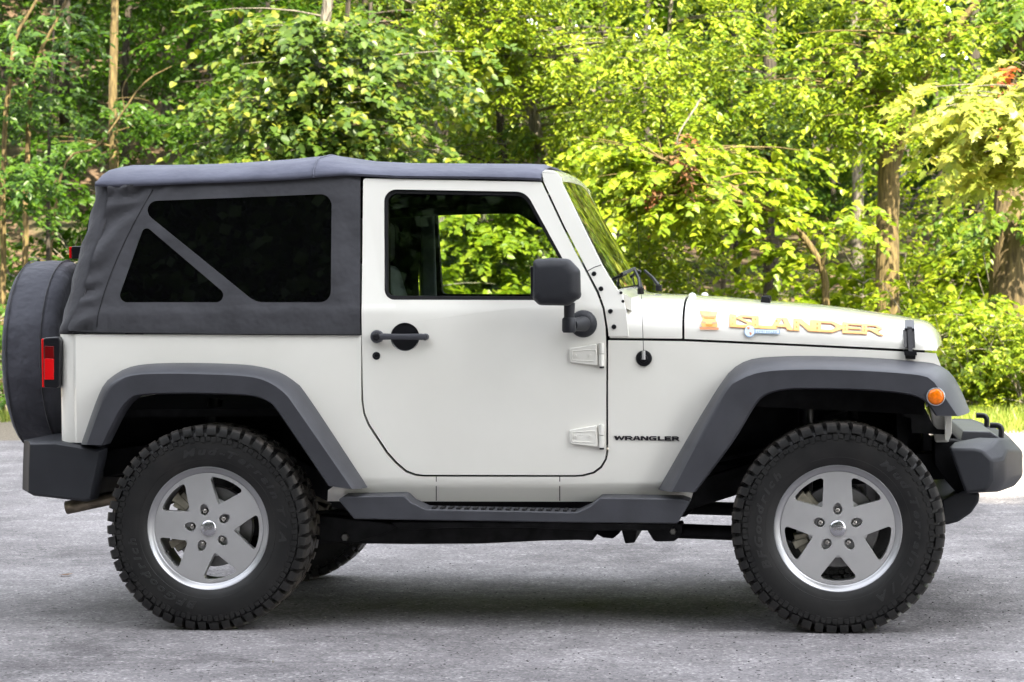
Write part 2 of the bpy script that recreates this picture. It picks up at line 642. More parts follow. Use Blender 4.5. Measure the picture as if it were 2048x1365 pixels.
body = make_body()
for k_ in (False, True):
    flare(FL_R, k_)
ff_near = flare(FL_F, False)
ff_far = flare(FL_F, True)
for mir, par in ((False, ff_near), (True, ff_far)):
    x, z = A(1872, 794, -.93)
    b = MB().lathe([(0, -.012), (.012, -.0115), (.024, -.009), (.029, -.004), (.031, 0)], 28, 'y', (x, -.922, z))
    b.build('turn_signal', M['amber'], par, sharp=60, mir=mir)
    b = MB().lathe([(.031, -.004), (.034, -.003), (.035, .004), (.031, .004)], 28, 'y', (x, -.922, z), closed=True)
    b.build('signal_bezel', M['alloy'], par, sharp=60, mir=mir)

# seams of the sill as thin dark rubber strips let into it
for px in (872, 1119):
    for mir in (False, True):
        pts = []
        for py in (953.5, 962, 973, 985, 1002):
            p = S(px + .5, py, 0.0006); pts.append(p)
        rings = [[(p[0] - .0016, p[1], p[2]), (p[0] + .0016, p[1], p[2]), (p[0] + .0016, p[1] + .004, p[2]), (p[0] - .0016, p[1] + .004, p[2])] for p in pts]
        MB().loft(rings).build('sill_seam', M['rubber'], body, mir=mir)

# ---- doors
def blob(pts2, y0, y1, grow0=1.0, grow1=1.0):
    c = np.mean(np.array(pts2), 0)
    a = [tuple(c + (np.array(p) - c) * grow0) for p in pts2]
    b_ = [tuple(c + (np.array(p) - c) * grow1) for p in pts2]
    return MB().prism(a, y0, y1, b_)


def make_door(mir):
    hole = S2(rounded(win_px))
    hx_, hy_, hz_ = S(810, 675)
    dish = [(hx_ + .0535 * math.cos(q), hz_ + .0535 * math.sin(q)) for q in np.linspace(0, 2 * PI, 36, endpoint=False)]
    d = panel('door', S2(rounded(door_px)), [hole, dish], inset_y(-.0015), 0.035, M['paint'], car, mir=mir,
              xl=[], zl=ROWS, bevel=0.005, seg=3)
    if mir: tag(d, 'far door on the driver side')
    else: tag(d, 'passenger door facing the viewer')
    # rubber seal round the opening, pane behind it
    hole2 = S2(rounded(win_in))
    panel('window_seal', S2(rounded([(766, 377, 25), (1053, 382, 35), (1175, 603, 12), (767, 602, 20)])), [hole2], inset_y(.008), .02, M['rubber'], d, mir=mir, zl=ROWS, bevel=.003)
    panel('window_pane', S2(rounded([(772, 384, 20), (1050, 389, 30), (1166, 597, 8), (773, 596, 12)])), [], inset_y(.019), .004, M['glass'], d, mir=mir, zl=ROWS, bevel=0)
    # inner trim so that the door has a dark inside
    panel('inner_trim', S2([(735, 605), (1200, 605), (1205, 700), (1205, 900), (1160, 942), (850, 942), (780, 900), (735, 800)]), [], inset_y(.036), .04, M['seat'], d, mir=mir, zl=[], bevel=.004)
    panel('inner_frame', S2(rounded([(730, 362, 4), (1078, 368, 4), (1185, 603, 4), (730, 603, 4)])), [hole2], inset_y(.034), .03, M['dark'], d, mir=mir, zl=ROWS, bevel=.004)
    # handle: dish, lever, push button
    x, y, z = S(810, 675)
    rad = .0535
    b = MB().lathe([(0, .024), (rad * .5, .022), (rad * .85, .013), (rad * .99, -.002), (rad * 1.05, -.0035), (rad * 1.06, .002)], 40, 'y', (x, y, z))
    b.build('handle_dish', M['gloss_black'], d, sharp=70, mir=mir)
    hb = MB()
    p0, p1 = S(757, 673.5, .026), S(852, 674, .022)
    n = 14
    rings = []
    for k in range(n + 1):
        t = k / n
        cx = p0[0] + (p1[0] - p0[0]) * t
        cz = p0[2] + (p1[2] - p0[2]) * t
        cy = S(757 + 95 * t, 674, .030 + .006 * math.sin(PI * t))[1]
        hh = (.0105 + .002 * abs(2 * t - 1)) * (1 if 0 < k < n else .6)
        th = .009
        rings.append([(cx, cy + th, cz - hh), (cx, cy - th * .7, cz - hh), (cx, cy - th, cz - hh * .5), (cx, cy - th, cz + hh * .5), (cx, cy - th * .7, cz + hh), (cx, cy + th, cz + hh)])
    hb.loft(rings)
    ex, ey, ez = S(852, 674)
    hb.lathe([(.0125, .004), (.0135, -.028), (.010, -.034), (0, -.036)], 20, 'y', (ex, ey, ez))
    bx, by, bz = S(756, 673.5)
    hb.lathe([(.024, .004), (.026, -.026), (.023, -.034), (.017, -.036), (.0155, -.032), (0, -.032)], 28, 'y', (bx, by, bz))
    h = hb.build('door_handle', M['plastic'], d, sharp=40, mir=mir)
    MB().lathe([(.0145, -.030), (.0145, -.039), (.012, -.041), (0, -.0415)], 24, 'y', (bx, by, bz)).build('push_button', M['gloss_black'], d, sharp=40, mir=mir)
    lx, ly, lz = S(753, 712)
    MB().lathe([(.0155, .003), (.0155, -.004), (.012, -.006), (.008, -.006), (.0075, -.003), (0, -.003)], 24, 'y', (lx, ly, lz)).build('door_lock', M['gloss_black'], d, sharp=40, mir=mir)
    # hinges
    for py in (711, 873.5):
        hb = MB()
        def P_(px, dy, off): return S(px, py + dy, off)
        pl = [(1139, -13.5, 4), (1194, -23, 3), (1197, 21, 3), (1141, 14.5, 4)]
        o3 = [S(q[0], py + q[1])[0::2] for q in rounded(pl, 4)]
        yy = S(1168, py)[1]
        hb.prism(o3, yy + .002, yy - .013)
        hi = hb.build('door_hinge', M['paint'], d, bevel=.003, mir=mir)
        rim = MB()
        i_o = [S(q[0], py + q[1])[0::2] for q in rounded([(1145, -9, 2), (1192, -11.5, 2), (1192, 12, 2), (1145, 9.5, 2)], 3)]
        for (a, c_) in zip(i_o, i_o[1:] + i_o[:1]):
            rim.tube([(a[0], yy - .0135, a[1]), (c_[0], yy - .0135, c_[1])], .0016, 5)
        rim.build('hinge_rib', M['paint'], d, mir=mir)
        kn = MB()
        for (a0, a1) in ((-25, -3.5), (-2, 22)):
            x, y, z = S(1203.5, py + a0); x2, y2, z2 = S(1203.5, py + a1)
            kn.tube([(x, y - .010, z), (x2, y2 - .010, z2)], .0105, 14)
        x, y, z = S(1197, py)
        kn.build('hinge_knuckle', M['paint'], d, bevel=.0015, mir=mir)
        x, y, z = S(1204, py + 24.5)
        MB().lathe([(.009, 0), (.009, -.006), (.004, -.007)], 12, 'z', (x, y - .010, z + .004)).build('hinge_pin', M['gloss_black'], d, mir=mir)
        for px in (1151, 1180):
            x, y, z = S(px, py)
            MB().lathe([(.0065, -.012), (.0065, -.0165), (.003, -.0168), (.003, -.0145), (0, -.0145)], 12, 'y', (x, y, z)).build('hinge_bolt', M['paint'], d, sharp=40, mir=mir)
    # mirror
    mb = MB()
    def ring(pts, Y):
        return [(A(q[0], q[1], Y)[0], Y, A(q[0], q[1], Y)[1]) for q in pts]
    out = rounded([(1066, 519, 9), (1104, 516, 10), (1139, 518, 16), (1161, 541, 14), (1162, 594, 12), (1138, 612, 12), (1078, 611, 13), (1065, 598, 10)], 3)
    c = np.array([1112, 564])
    def sc(f, dx=0): return [tuple(c + (np.array(q) - c) * f + np.array([dx, 0])) for q in out]
    mb.loft([ring(sc(.80, -2), -.862), ring(sc(.93, -1), -.872), ring(sc(1.0), -.895), ring(sc(1.0), -1.035), ring(sc(.965), -1.055), ring(sc(.86, -3), -1.072), ring(sc(.6, -6), -1.078)])
    mo = mb.build('side_mirror', M['bumper'], d, sharp=50, mir=mir)
    # mirror glass on its rearward face, arm and foot
    x0, z0 = A(1064.5, 565, -.97)
    MB().box(x0 - .0005, x0 + .012, -1.03, -.905, z0 - .055, z0 + .060).build('mirror_glass', M['gloss_black'], d, mir=mir, bevel=.004)
    ab = MB()
    a1, a2, a3 = A(1139, 606, -.93), A(1139, 636, -.91), A(1141, 652, -.89)
    ab.tube([(a1[0], -.93, a1[1]), (a2[0], -.925, a2[1])], [.0215, .020], 16)
    ab.lathe([(0, .030), (.019, .029), (.026, .022), (.027, -.022), (.022, -.030), (0, -.031)], 20, 'z', (a2[0] - .001, -.925, a2[1] - .026))
    f0 = A(1144, 650, -.90); f1 = S(1168, 648, .012)
    ab.tube([(f0[0], -.915, f0[1]), (f1[0], f1[1] - .02, f1[2])], [.024, .030], 14)
    ab.build('mirror_arm', M['bumper'], d, sharp=45, mir=mir)
    fx, fy, fz = S(1167, 648)
    MB().lathe([(.052, .006), (.053, -.006), (.047, -.018), (.03, -.028), (0, -.032)], 36, 'y', (fx, fy, fz)).build('mirror_foot', M['bumper'], d, sharp=50, mir=mir)
    # wiper-like corner triangle seal in front of the pane
    return d


door_near = make_door(False)
door_far = make_door(True)

# ---- cowl and hood: cross-sections swept forward
seam_px = [(1213, 678), (1367, 679.5), (1600, 690), (1745, 697), (1876, 704)]
top_px = [(1240, 585), (1300, 590), (1374, 592.5), (1440, 596.5), (1523, 604), (1600, 609.5), (1662, 615), (1748, 627.5), (1800, 636), (1837, 644.5)]


def interp(tab, x):
    return float(np.interp(x, [t[0] for t in tab], [t[1] for t in tab]))


HN = 3.0


def hood_station(px):
    x, y, z0 = S(px, interp(seam_px, px) - 1.5)
    w = -y - .004
    # crown seen against the wood lies a third of the way in
    yt = -w * .40
    xt, zt = A(px, interp(top_px, min(px, 1837)), yt)
    zt = zt / (1.0)
    h = (zt - z0) / ((1 - .40 ** HN) ** (1 / HN))
    return x, w, z0, h


NOSE0 = 1822


def hood_at_px(px):
    x, w, z0, h = hood_station(px)
    if px > NOSE0:
        t = min(1, (px - NOSE0) / (1875.5 - NOSE0))
        _, _, _, h0 = hood_station(NOSE0)
        h = max(.006, h0 * (1 - t ** 2.6) ** (1 / 2.0))
        w = w - .03 * t ** 3
    return x, w, z0, h


def hood_section(px):
    x, w, z0, h = hood_at_px(px)
    pts = []
    for k in range(57):
        q = PI * k / 56
        c, s_ = math.cos(q), math.sin(q)
        y = -w * math.copysign(abs(c) ** (2 / HN), c)
        z = z0 + h * abs(s_) ** (2 / HN)
        # hood bows forward at its middle
        bow = .05 * (1 - (y / w) ** 2) * sstep(1500, 1876, px)
        pts.append((x + bow, y, z))
    return pts


def hood_pt(px, py, off=.0015):
    y = -.70
    tab = np.array([hood_at_px(p) for p in range(1372, 1872, 20)])
    for _ in range(25):
        x, z = A(px, py, y)
        w, z0, h = (float(np.interp(x, tab[:, 0], tab[:, k])) for k in (1, 2, 3))
        q = min(.97, max(0.0, (z - z0) / h))
        y = .5 * y + .5 * (-w * (1 - q ** HN) ** (1 / HN))
    x, z = A(px, py, y)
    q = min(.97, max(0.0, (z - z0) / h))
    ny = (abs(y) / w) ** (HN - 1) / w; nz = q ** (HN - 1) / h
    L = math.hypot(ny, nz)
    return (x, y - (off + .0022) * ny / L, z + (off + .0022) * nz / L)


def swept(pxs, name, m):
    rings = [hood_section(p) for p in pxs]
    b = MB().loft(rings, closed=False, caps=False)
    # skirts close it downwards
    n = len(rings[0])
    o = b.build(name, m, car, sharp=60)
    sd = o.modifiers.new('thickness', 'SOLIDIFY'); sd.thickness = .012; sd.offset = -1
    bv = o.modifiers.new('bevel', 'BEVEL'); bv.width = .003; bv.segments = 2; bv.limit_method = 'ANGLE'; bv.angle_limit = R(50); bv.harden_normals = True
    return o


hood = swept([1369, 1372, 1400, 1440, 1480, 1523, 1560, 1600, 1640, 1680, 1720, 1760, 1800, NOSE0, 1830, 1838, 1846, 1853, 1859, 1864, 1868, 1871, 1873.5, 1875], 'hood', M['paint'])
cowl = swept([1219, 1240, 1262, 1290, 1320, 1345, 1364.5], 'cowl', M['paint'])
# dark trough added under the seams so that gaps read dark
b = MB()
rings = []
for px in (1222, 1300, 1367, 1450, 1600, 1750, 1850):
    x, w, z0, h = hood_at_px(px)
    rings.append([(x, -w + .03, z0 - .25), (x, -w + .014, z0 - .02), (x, -w + .014, z0 + .006), (x, -w + .06, z0 + h * .3), (x, w - .06, z0 + h * .3), (x, w - .014, z0 + .006), (x, w - .014, z0 - .02), (x, w - .03, z0 - .25)])
b.loft(rings).build('seam_trough', M['dark'], car)

# hood latch (both sides)
for mir in (False, True):
    b = MB()
    def hp(px, py, off): return Vector(hood_pt(px, py, off))
    def slab(pts, off0, off1, fn):
        lo = [fn(p[0], p[1], off0) for p in pts]; hi = [fn(p[0], p[1], off1) for p in pts]
        b.loft([lo, hi])
    slab([(1810, 655), (1828, 656), (1829, 671), (1809, 670)], -.004, .028, hp)
    slab([(1806, 669), (1815, 670), (1816, 697), (1808, 694)], -.004, .018, hp)
    slab([(1822, 671), (1829, 671), (1830, 696), (1822, 697)], -.004, .018, hp)
    slab([(1814, 668), (1824, 669), (1825, 703), (1817, 703)], .004, .030, lambda x, y, o: Vector(S(x, y, o + .004)) if y > 697 else hp(x, y, o))
    sp = lambda x, y, o: Vector(S(x, y, o))
    slab([(1808, 703), (1833, 703), (1834, 711), (1809, 711)], -.003, .034, sp)
    slab([(1810, 711), (1831, 711), (1831, 719), (1811, 718)], -.003, .020, sp)
    b.build('hood_latch', M['gloss_black'], hood, bevel=.003, mir=mir)
# rubber rests and washer nozzles on top
def on_hood(px, y):
    x, w, z0, h = hood_at_px(px)
    return x, y, z0 + h * (1 - (abs(y) / w) ** HN) ** (1 / HN)
for y in (-.33, .33):
    x, y, z = on_hood(1530, y)
    MB().loft([[(x - .022, y - .014, z - .006), (x + .020, y - .014, z - .006), (x + .020, y + .014, z - .006), (x - .022, y + .014, z - .006)],
               [(x - .016, y - .012, z + .026), (x + .017, y - .012, z + .022), (x + .017, y + .012, z + .022), (x - .016, y + .012, z + .026)]]).build('hood_rest', M['rubber'], hood, bevel=.004)
for px, y in ((1377, -.36), (1390, .36)):
    x, y, z = on_hood(px, y)
    MB().lathe([(.016, -.004), (.016, .006), (.010, .014), (0, .017)], 14, 'z', (x, y, z)).build('washer_nozzle', M['paint'], hood, sharp=60)

# ---- windscreen frame, pane, wipers
ws_side = [(1083.5, 345, 4), (1090, 340), (1106, 341), (1116, 347), (1123, 356), (1124, 366), (1204, 530), (1231, 574), (1246, 592), (1252, 620), (1258, 673.5), (1217, 673),
           (1215, 655), (1209, 617), (1197, 583), (1175, 542), (1130, 455), (1087, 364)]
frame = panel('windscreen_frame', S2(rounded(ws_side)), [], lambda x, z: SY(x, z) - .001, .055, M['paint'], car, zl=ROWS, bevel=.007, seg=3)
panel('windscreen_post', S2(rounded(ws_side)), [], lambda x, z: SY(x, z) - .001, .055, M['paint'], frame, mir=True, zl=ROWS, bevel=.007, seg=3)
# header over the pane
n = 17
def arc(px, py, bulge, y_half, drop=0.0):
    """line across the car through the near-side pixel, bowed forward and slightly up at the middle"""
    x, y, z = S(px, py)
    pts = []
    for k in range(n):
        t = -1 + 2 * k / (n - 1)
        pts.append(Vector((x + bulge * (1 - t * t), y_half * t, z + .012 * (1 - t * t) - drop)))
    return pts
hw_t, hw_b = -S(1110, 350)[1] - .012, -S(1222, 565)[1] - .012
r_in = [arc(1087, 362, .008, hw_t), arc(1087, 346, .008, hw_t), arc(1092, 341, .008, hw_t), arc(1104, 341, .010, hw_t), arc(1113, 346, .012, hw_t), arc(1121, 354, .014, hw_t), arc(1124, 364, .014, hw_t), arc(1110, 366, .008, hw_t)]
MB().loft([[r[k] for r in r_in] for k in range(n)]).build('windscreen_header', M['paint'], frame, sharp=40, bevel=.004)
def glass_row(t):
    px = 1123 + (1231 - 1123) * t; py = 364 + (577 - 364) * t
    return arc(px, py, .014 + .030 * t, hw_t + (hw_b - hw_t) * t - .03)
MB().loft([glass_row(t) for t in np.linspace(0, 1, 9)], closed=False, caps=False).build('windscreen_pane', M['shield'], frame, sharp=180)
band = [[p + Vector((-.008, 0, 0)) for p in glass_row(t)] for t in (0.86, 0.93, 1.0)]
MB().loft(band, closed=False, caps=False).build('pane_border', M['rubber'], frame, sharp=180)
lo = arc(1233, 580, .03, hw_b); lo2 = arc(1262, 596, .02, hw_b)
MB().loft([[a, b_, b_ - Vector((0, 0, .05)), a - Vector((0.02, 0, .05))] for a, b_ in zip(lo, lo2)]).build('windscreen_sill', M['paint'], frame, sharp=40)
for (px, py) in ((1188, 548), (1202, 578), (1221, 623), (1228, 654)):
    for mir in (False, True):
        x, y, z = S(px, py)
        MB().lathe([(.0095, .002), (.0095, -.003), (.007, -.006), (.003, -.0065), (.003, -.004), (0, -.004)], 14, 'y', (x, y, z)).build('frame_bolt', M['gloss_black'], frame, sharp=40, mir=mir)
for (px, py) in ((1242, 586), (1246, 603)):
    x, y, z = S(px, py)
    MB().lathe([(.006, .002), (.006, -.004), (0, -.005)], 10, 'y', (x, y, z)).build('frame_bolt', M['gloss_black'], frame, sharp=40)
# seam between the pillar and its bracket
p0, p1 = S(1174, 543, .001), S(1203, 530, .001)
MB().tube([p0, S(1188, 535, .001), p1], .0014, 5).build('pillar_seam', M['rubber'], frame)
# wipers: arms from the cowl, blades lying along the foot of the pane
def wiper(y0, y1):
    b = MB()
    g = glass_row(.90)
    xs = g[8].x
    def foot(y, t):
        row = glass_row(t)
        ys = [p.y for p in row]
        return Vector((float(np.interp(y, ys, [p.x for p in row])) + .022, y, float(np.interp(y, ys, [p.z for p in row])) + .010))
    pa, pb = foot(y0, .90), foot(y1, .86)
    b.tube([pa, pa.lerp(pb, .5) + Vector((.006, 0, .002)), pb], .007, 6)
    pc = foot((y0 + y1) / 2, .90) + Vector((.016, 0, .01))
    base = foot(y0 - .06, 1.03) + Vector((.055, 0, -.004))
    b.tube([base, base.lerp(pc, .5) + Vector((.005, 0, .002)), pc], [.010, .007, .006], 6)
    b.lathe([(.013, -.02), (.013, .004), (0, .007)], 10, 'z', base)
    b.build('windscreen_wiper', M['rubber'], frame, sharp=50)
wiper(-.60, -.08)
wiper(.02, .55)

# ---- soft top
def roof_ring(px, zpx_low, zpx_top, yo):
    x, y, z0 = S(px, zpx_low, 0)
    w = -y + yo
    xt, zt = A(px, zpx_top, -w + .11)
    H = zt - z0
    half = [(-w - .006, z0 - .002), (-w - .010, z0 + .14 * H), (-w - .002, z0 + .34 * H), (-w + .030, z0 + .60 * H), (-w + .068, z0 + .84 * H), (-w + .115, z0 + H), (-w + .22, z0 + H + .012), (-w * .45, z0 + H + .026), (0, z0 + H + .030)]
    full = half + [(-a, c_) for a, c_ in half[-2::-1]]
    return [(x, a, c_) for a, c_ in full]
low = [(190, 372), (218, 374), (330, 370), (400, 366.5), (480, 364), (540, 361.5), (580, 359.5), (612, 357), (650, 353.5), (690, 351), (724, 352), (800, 356), (940, 357), (1040, 359), (1083, 361)]
top = [(190, 345), (196, 339), (213, 337.5), (330, 337), (430, 333.5), (540, 326), (600, 320), (628, 317.5), (655, 320.5), (690, 325.5), (724, 330), (800, 333.5), (940, 334.5), (1040, 335), (1070, 336), (1083, 340)]
stations = [191, 196, 204, 218, 260, 300, 345, 400, 440, 480, 540, 575, 600, 615, 628, 640, 655, 672, 690, 708, 724, 760, 800, 870, 940, 1000, 1040, 1070, 1080, 1083.5]
rings = []
for px in stations:
    t_ = interp(top, px)
    if px < 218: t_ = 337.5 + (1 - math.sqrt(max(0, 1 - ((218 - px) / 27) ** 2))) * 22
    rings.append(roof_ring(px, interp(low, px), t_, .004 if px < 1040 else .002))
roof = MB().loft(rings, closed=False, caps=False).build('soft_roof', M['roof_fabric'], car, sharp=60)
sd = roof.modifiers.new('thickness', 'SOLIDIFY'); sd.thickness = .008; sd.offset = -1
# stitched hem above the lower edge and the seam over the bow
for side in (-1, 1):
    pts = [(r[2][0], side * abs(r[2][1]), r[2][2] - .004) for r in rings]
    MB().tube(pts, .0024, 5).build('roof_hem', M['roof_fabric'], roof)
b = MB()
ringb = roof_ring(628, interp(low, 628), interp(top, 628), .006)
b.tube([(q[0], q[1], q[2] + .001) for q in ringb], .0035, 6)
b.build('roof_seam', M['roof_fabric'], roof)

# side curtains
cur_px = [(720, 351), (720.5, 669), (500, 668), (250, 665.5), (140, 662), (136, 655), (160, 600), (182, 534), (197, 478), (214, 411), (217, 372), (400, 364), (612, 354)]
big_win = rounded([(262, 404, 19), (663, 388, 22), (661, 605, 22), (510, 605, 44)], 8)
small_win = rounded([(288, 450, 10), (470, 605, 14), (233, 605, 14)], 8)
CXs = np.concatenate([np.linspace(S(136, 660)[0], S(340, 660)[0], 42), np.linspace(S(352, 660)[0], S(722, 660)[0], 26)])
CZs = np.linspace(S(300, 668)[2], S(300, 350)[2], 52)
def seamline(z):
    """x of the seam where the loose corner fabric ends"""
    za, zb_ = S(165, 655)[2], S(330, 375)[2]
    xa, xb = S(190, 655)[0], S(305, 372)[0]
    t = (z - za) / (zb_ - za)
    return xa + (xb - xa) * (t ** 1.5 if t > 0 else 0)
def curtain_y(off):
    def f(x, z):
        y = SY(x, z) + off
        sx = seamline(z)
        m = sstep(sx + .02, sx - .05, x)
        g = math.sin((z * 1.0 - x * .55) * 62 + 2.2 * math.sin(z * 13 + x * 9)) * .5 + math.sin((z - x * .8) * 31 + 1.3) * .5
        y -= m * (.015 * g + .004)
        zt_ = S(400, 362)[2]
        m2 = sstep(zt_ - .10, zt_ - .01, z) * sstep(S(420, 380)[0], S(250, 380)[0], x)
        y -= m2 * .008 * math.sin(x * 75 - z * 60)
        m3 = sstep(S(640, 380)[0], S(715, 380)[0], x) * sstep(zt_ - .05, zt_ + .01, z)
        y -= m3 * .005 * math.sin(x * 50 + z * 90)
        return y
    return f
for mir in (False, True):
    cu = panel('side_curtain', S2(cur_px), [S2(big_win), S2(small_win)], curtain_y(.004), .008, M['fabric'], car, mir=mir, xl=CXs, zl=CZs, bevel=.0025, sharp=75, dissolve=False)
    if not mir: tag(cu, 'wrinkled canvas side panel with smoked windows')
    for wn_ in ([(260, 402, 19), (664.5, 386.5, 23), (662.5, 606.5, 23), (509, 606.5, 44)], [(288, 446, 11), (474, 607, 15), (229, 607, 15)]):
        panel('smoked_window', S2(rounded(wn_, 8)), [], lambda x, z: SY(x, z) + .0085, .004, M['soft_glass'], cu, mir=mir, zl=CZs[::3], bevel=0)
    # piping along the foot of the curtain and the stitched seam line
    b = MB()
    b.tube([S(px, py, .006) for px, py in ((138, 662.5), (200, 665), (300, 666.5), (500, 668.5), (720, 669.5))], .0045, 6)
    b.build('curtain_piping', M['rubber'], cu, mir=mir)
    b = MB()
    zs = np.linspace(S(190, 655)[2], S(305, 380)[2], 26)
    b.tube([(seamline(z) + .006, curtain_y(.004)(seamline(z) + .006, z) - .0005, z) for z in zs], .0016, 5)
    b.build('curtain_seam', M['rubber'], cu, mir=mir)
# rear curtain: rounded corners and the sloping back
def rear_section(t):
    """t = 0 at the belt, 1 at the roof"""
    py = 660 + (375 - 660) * t
    corner = np.interp(py, [372, 411, 478, 534, 600, 655], [218, 215, 198, 183, 161, 139])
    back = np.interp(py, [345, 372, 396, 459, 527, 609, 657], [189, 187.5, 186.5, 170, 149, 131, 117])
    x, y, z = S(corner + 3, py, -.006)
    xb = A(back, py, y + .10)[0]
    pts = [(x, y, z)]
    for k in range(1, 8):
        q = PI / 2 * k / 7
        wob = .004 * math.sin(z * 50 + k)
        pts.append((x + (xb - x) * math.sin(q) + wob, y + .16 * (1 - math.cos(q)), z))
    pts += [(xb - .012, y + .32, z), (xb - .02, 0, z)]
    pts += [(a, -b_, c_) for a, b_, c_ in pts[-2::-1]]
    return pts
rc = MB().loft([rear_section(t) for t in np.linspace(-.03, 1.05, 26)], closed=False, caps=False).build('rear_curtain', M['fabric'], car, sharp=60)
sd = rc.modifiers.new('thickness', 'SOLIDIFY'); sd.thickness = .008; sd.offset = -1
rs = rear_section(.5)
b = MB()
rr = [[(q[0] - .012, y, q[2]) for y in (-.48, .48) for q in (rear_section(t)[9],)] for t in (.15, .85)]
b.loft([[rr[0][0], rr[0][1], rr[1][1], rr[1][0]], [(p[0] + .006, p[1], p[2]) for p in (rr[0][0], rr[0][1], rr[1][1], rr[1][0])]]).build('rear_window', M['soft_glass'], rc)

# ---- third brake light on its stalk, tail lights
x0, z0 = A(140, 493, -.12); x1, z1 = A(155, 518, -.12)
b = MB().box(x0 + .012, x1 + .03, -.14, .14, z1, z0).box(x0 + .03, x0 + .05, -.02, .02, z1 - .30, z1)
bl = b.build('high_brake_light', M['gloss_black'], car, bevel=.004)
MB().box(x0, x0 + .0118, -.138, .138, z1 + .002, z0 - .002).build('light_lens', M['red'], bl, bevel=.003)
for mir in (False, True):
    Y = -.80
    pts = [A(p[0], p[1], Y) for p in rounded([(86, 676, 5), (116, 674, 6), (121, 682, 4), (119, 772, 5), (112, 777, 4), (87, 776, 5)], 3)]
    b = MB(); b.prism(pts, Y, -.64)
    tl = b.build('tail_light', M['gloss_black'], car, bevel=.006, mir=mir)
    for (y0, y1, m_) in ((692.5, 717, 'dark_red'), (717.5, 760, 'red')):
        pts = [A(p[0], p[1], Y) for p in ((89, y0), (108, y0 + .5), (108, y1), (89, y1))]
        MB().prism(pts, Y - .0025, Y + .008).build('light_lens', M[m_], tl, bevel=.002, mir=mir)
    xr, zt = A(83, 678, -.79); xr2, zb = A(87, 775, -.79)
    MB().box(xr, xr + .012, -.795, -.65, zb, zt).build('rear_lens', M['red'], tl, bevel=.003, mir=mir)

# ---- spare wheel in its cover
sx, sz = A(6, 712, -.38); sx -= .052
sc_ = A(76, 712, 0)[1]
b = MB()
Rr = .405
b.lathe([(0, .020), (.24, .024), (.34, .028), (.378, .034), (.397, .050), (.404, .075), (Rr, .14), (.403, .20), (.392, .235), (.36, .26), (.2, .262), (0, .262)], 72, 'x', (sx + .012, 0, sc_))
def ripple(o):
    for v in o.data.vertices:
        rr_ = math.hypot(v.co.y, v.co.z - sc_)
        if rr_ > .3:
            q = math.atan2(v.co.z - sc_, v.co.y)
            k = 1 + .004 * math.sin(q * 23 + v.co.x * 40) + .003 * math.sin(q * 9 + 1)
            v.co.y *= k; v.co.z = sc_ + (v.co.z - sc_) * k
spare = b.build('spare_wheel_cover', M['cover'], car, sharp=80)
ripple(spare)
b = MB()
for a_ in (.060, .205):
    pts = [(sx + .012 + a_, .406 * math.cos(q), sc_ + .406 * math.sin(q)) for q in np.linspace(0, 2 * PI, 73)]
    b.tube(pts, .003, 5, cap=False)
b.build('cover_seam', M['fabric'], spare)
xr = S(113, 760)[0]
MB().box(sx + .27, xr + .002, -.13, .13, sc_ - .12, sc_ + .10).build('spare_carrier', M['dark'], car, bevel=.01)

# ---- bumpers
def sect(pts, Y, shift=0.0):
    return [(A(p[0], p[1], Y)[0] + shift, Y, A(p[0], p[1], Y)[1]) for p in pts]
rb = [(58, 885), (112, 884), (160, 892), (205, 900), (203, 912), (184, 1001), (174, 1004), (68, 992), (55, 985), (56, 930)]
def recentre(ring_, f, dx=0):
    c = np.mean(np.array(ring_), 0)
    return [(c[0] + (p[0] - c[0]) * f + dx, p[1], c[2] + (p[2] - c[2]) * f) for p in ring_]
s0 = sect(rb, -.83)
s_in = [(p[0] if i in (1, 2, 3, 4, 5, 6) else p[0] - .066, 0, p[2]) for i, p in enumerate(sect(rb, -.83))]
xin = s0[2][0]
def clampx(r_): return [(min(p[0], xin), p[1], p[2]) for p in r_]
rings = [[(p[0], -.846, p[2]) for p in recentre(s0, .93)], s0, [(p[0] - (.03 if i not in (1, 2, 3, 4, 5, 6) else 0), -.745, p[2]) for i, p in enumerate(s0)], clampx([(p[0], -.69, p[2]) for p in s_in]), clampx([(p[0], 0, p[2]) for p in s_in])]
rings += [[(p[0], -p[1], p[2]) for p in r_] for r_ in rings[-2::-1]]
MB().loft(rings).build('rear_bumper', M['bumper'], car, bevel=.010, seg=3, sharp=40)
# front bumper
fb0 = [(1899, 897), (1948, 898), (1965, 902), (1984, 921), (1984, 962), (1972, 982), (1931, 986.5)]
fb1 = [(1906, 889), (1955, 878), (1990, 880), (2010, 905), (2009, 960), (1996, 984), (1934, 986.5)]
s0 = sect(fb0, -.80)
s1 = sect([(1897, 893), (1950, 889), (1982, 893), (2008, 917), (2008, 960), (1990, 984), (1931, 987)], -.74)
s2 = sect([(1905, 886), (1955, 876), (1999, 877), (2016, 900), (2015, 956), (2001, 984), (1932, 987)], -.66)
s3 = sect([(1928, 884), (1960, 876), (2022, 878), (2045, 903), (2045, 952), (2028, 974), (1950, 984)], -.42)
s4 = [(p[0] + .01, 0, p[2]) for p in s3]
rings = [s0, s1, s2, s3, s4]
rings += [[(p[0], -p[1], p[2]) for p in r_] for r_ in rings[-2::-1]]
fbm = MB().loft(rings).build('front_bumper', M['bumper'], car, bevel=.012, seg=3, sharp=40)
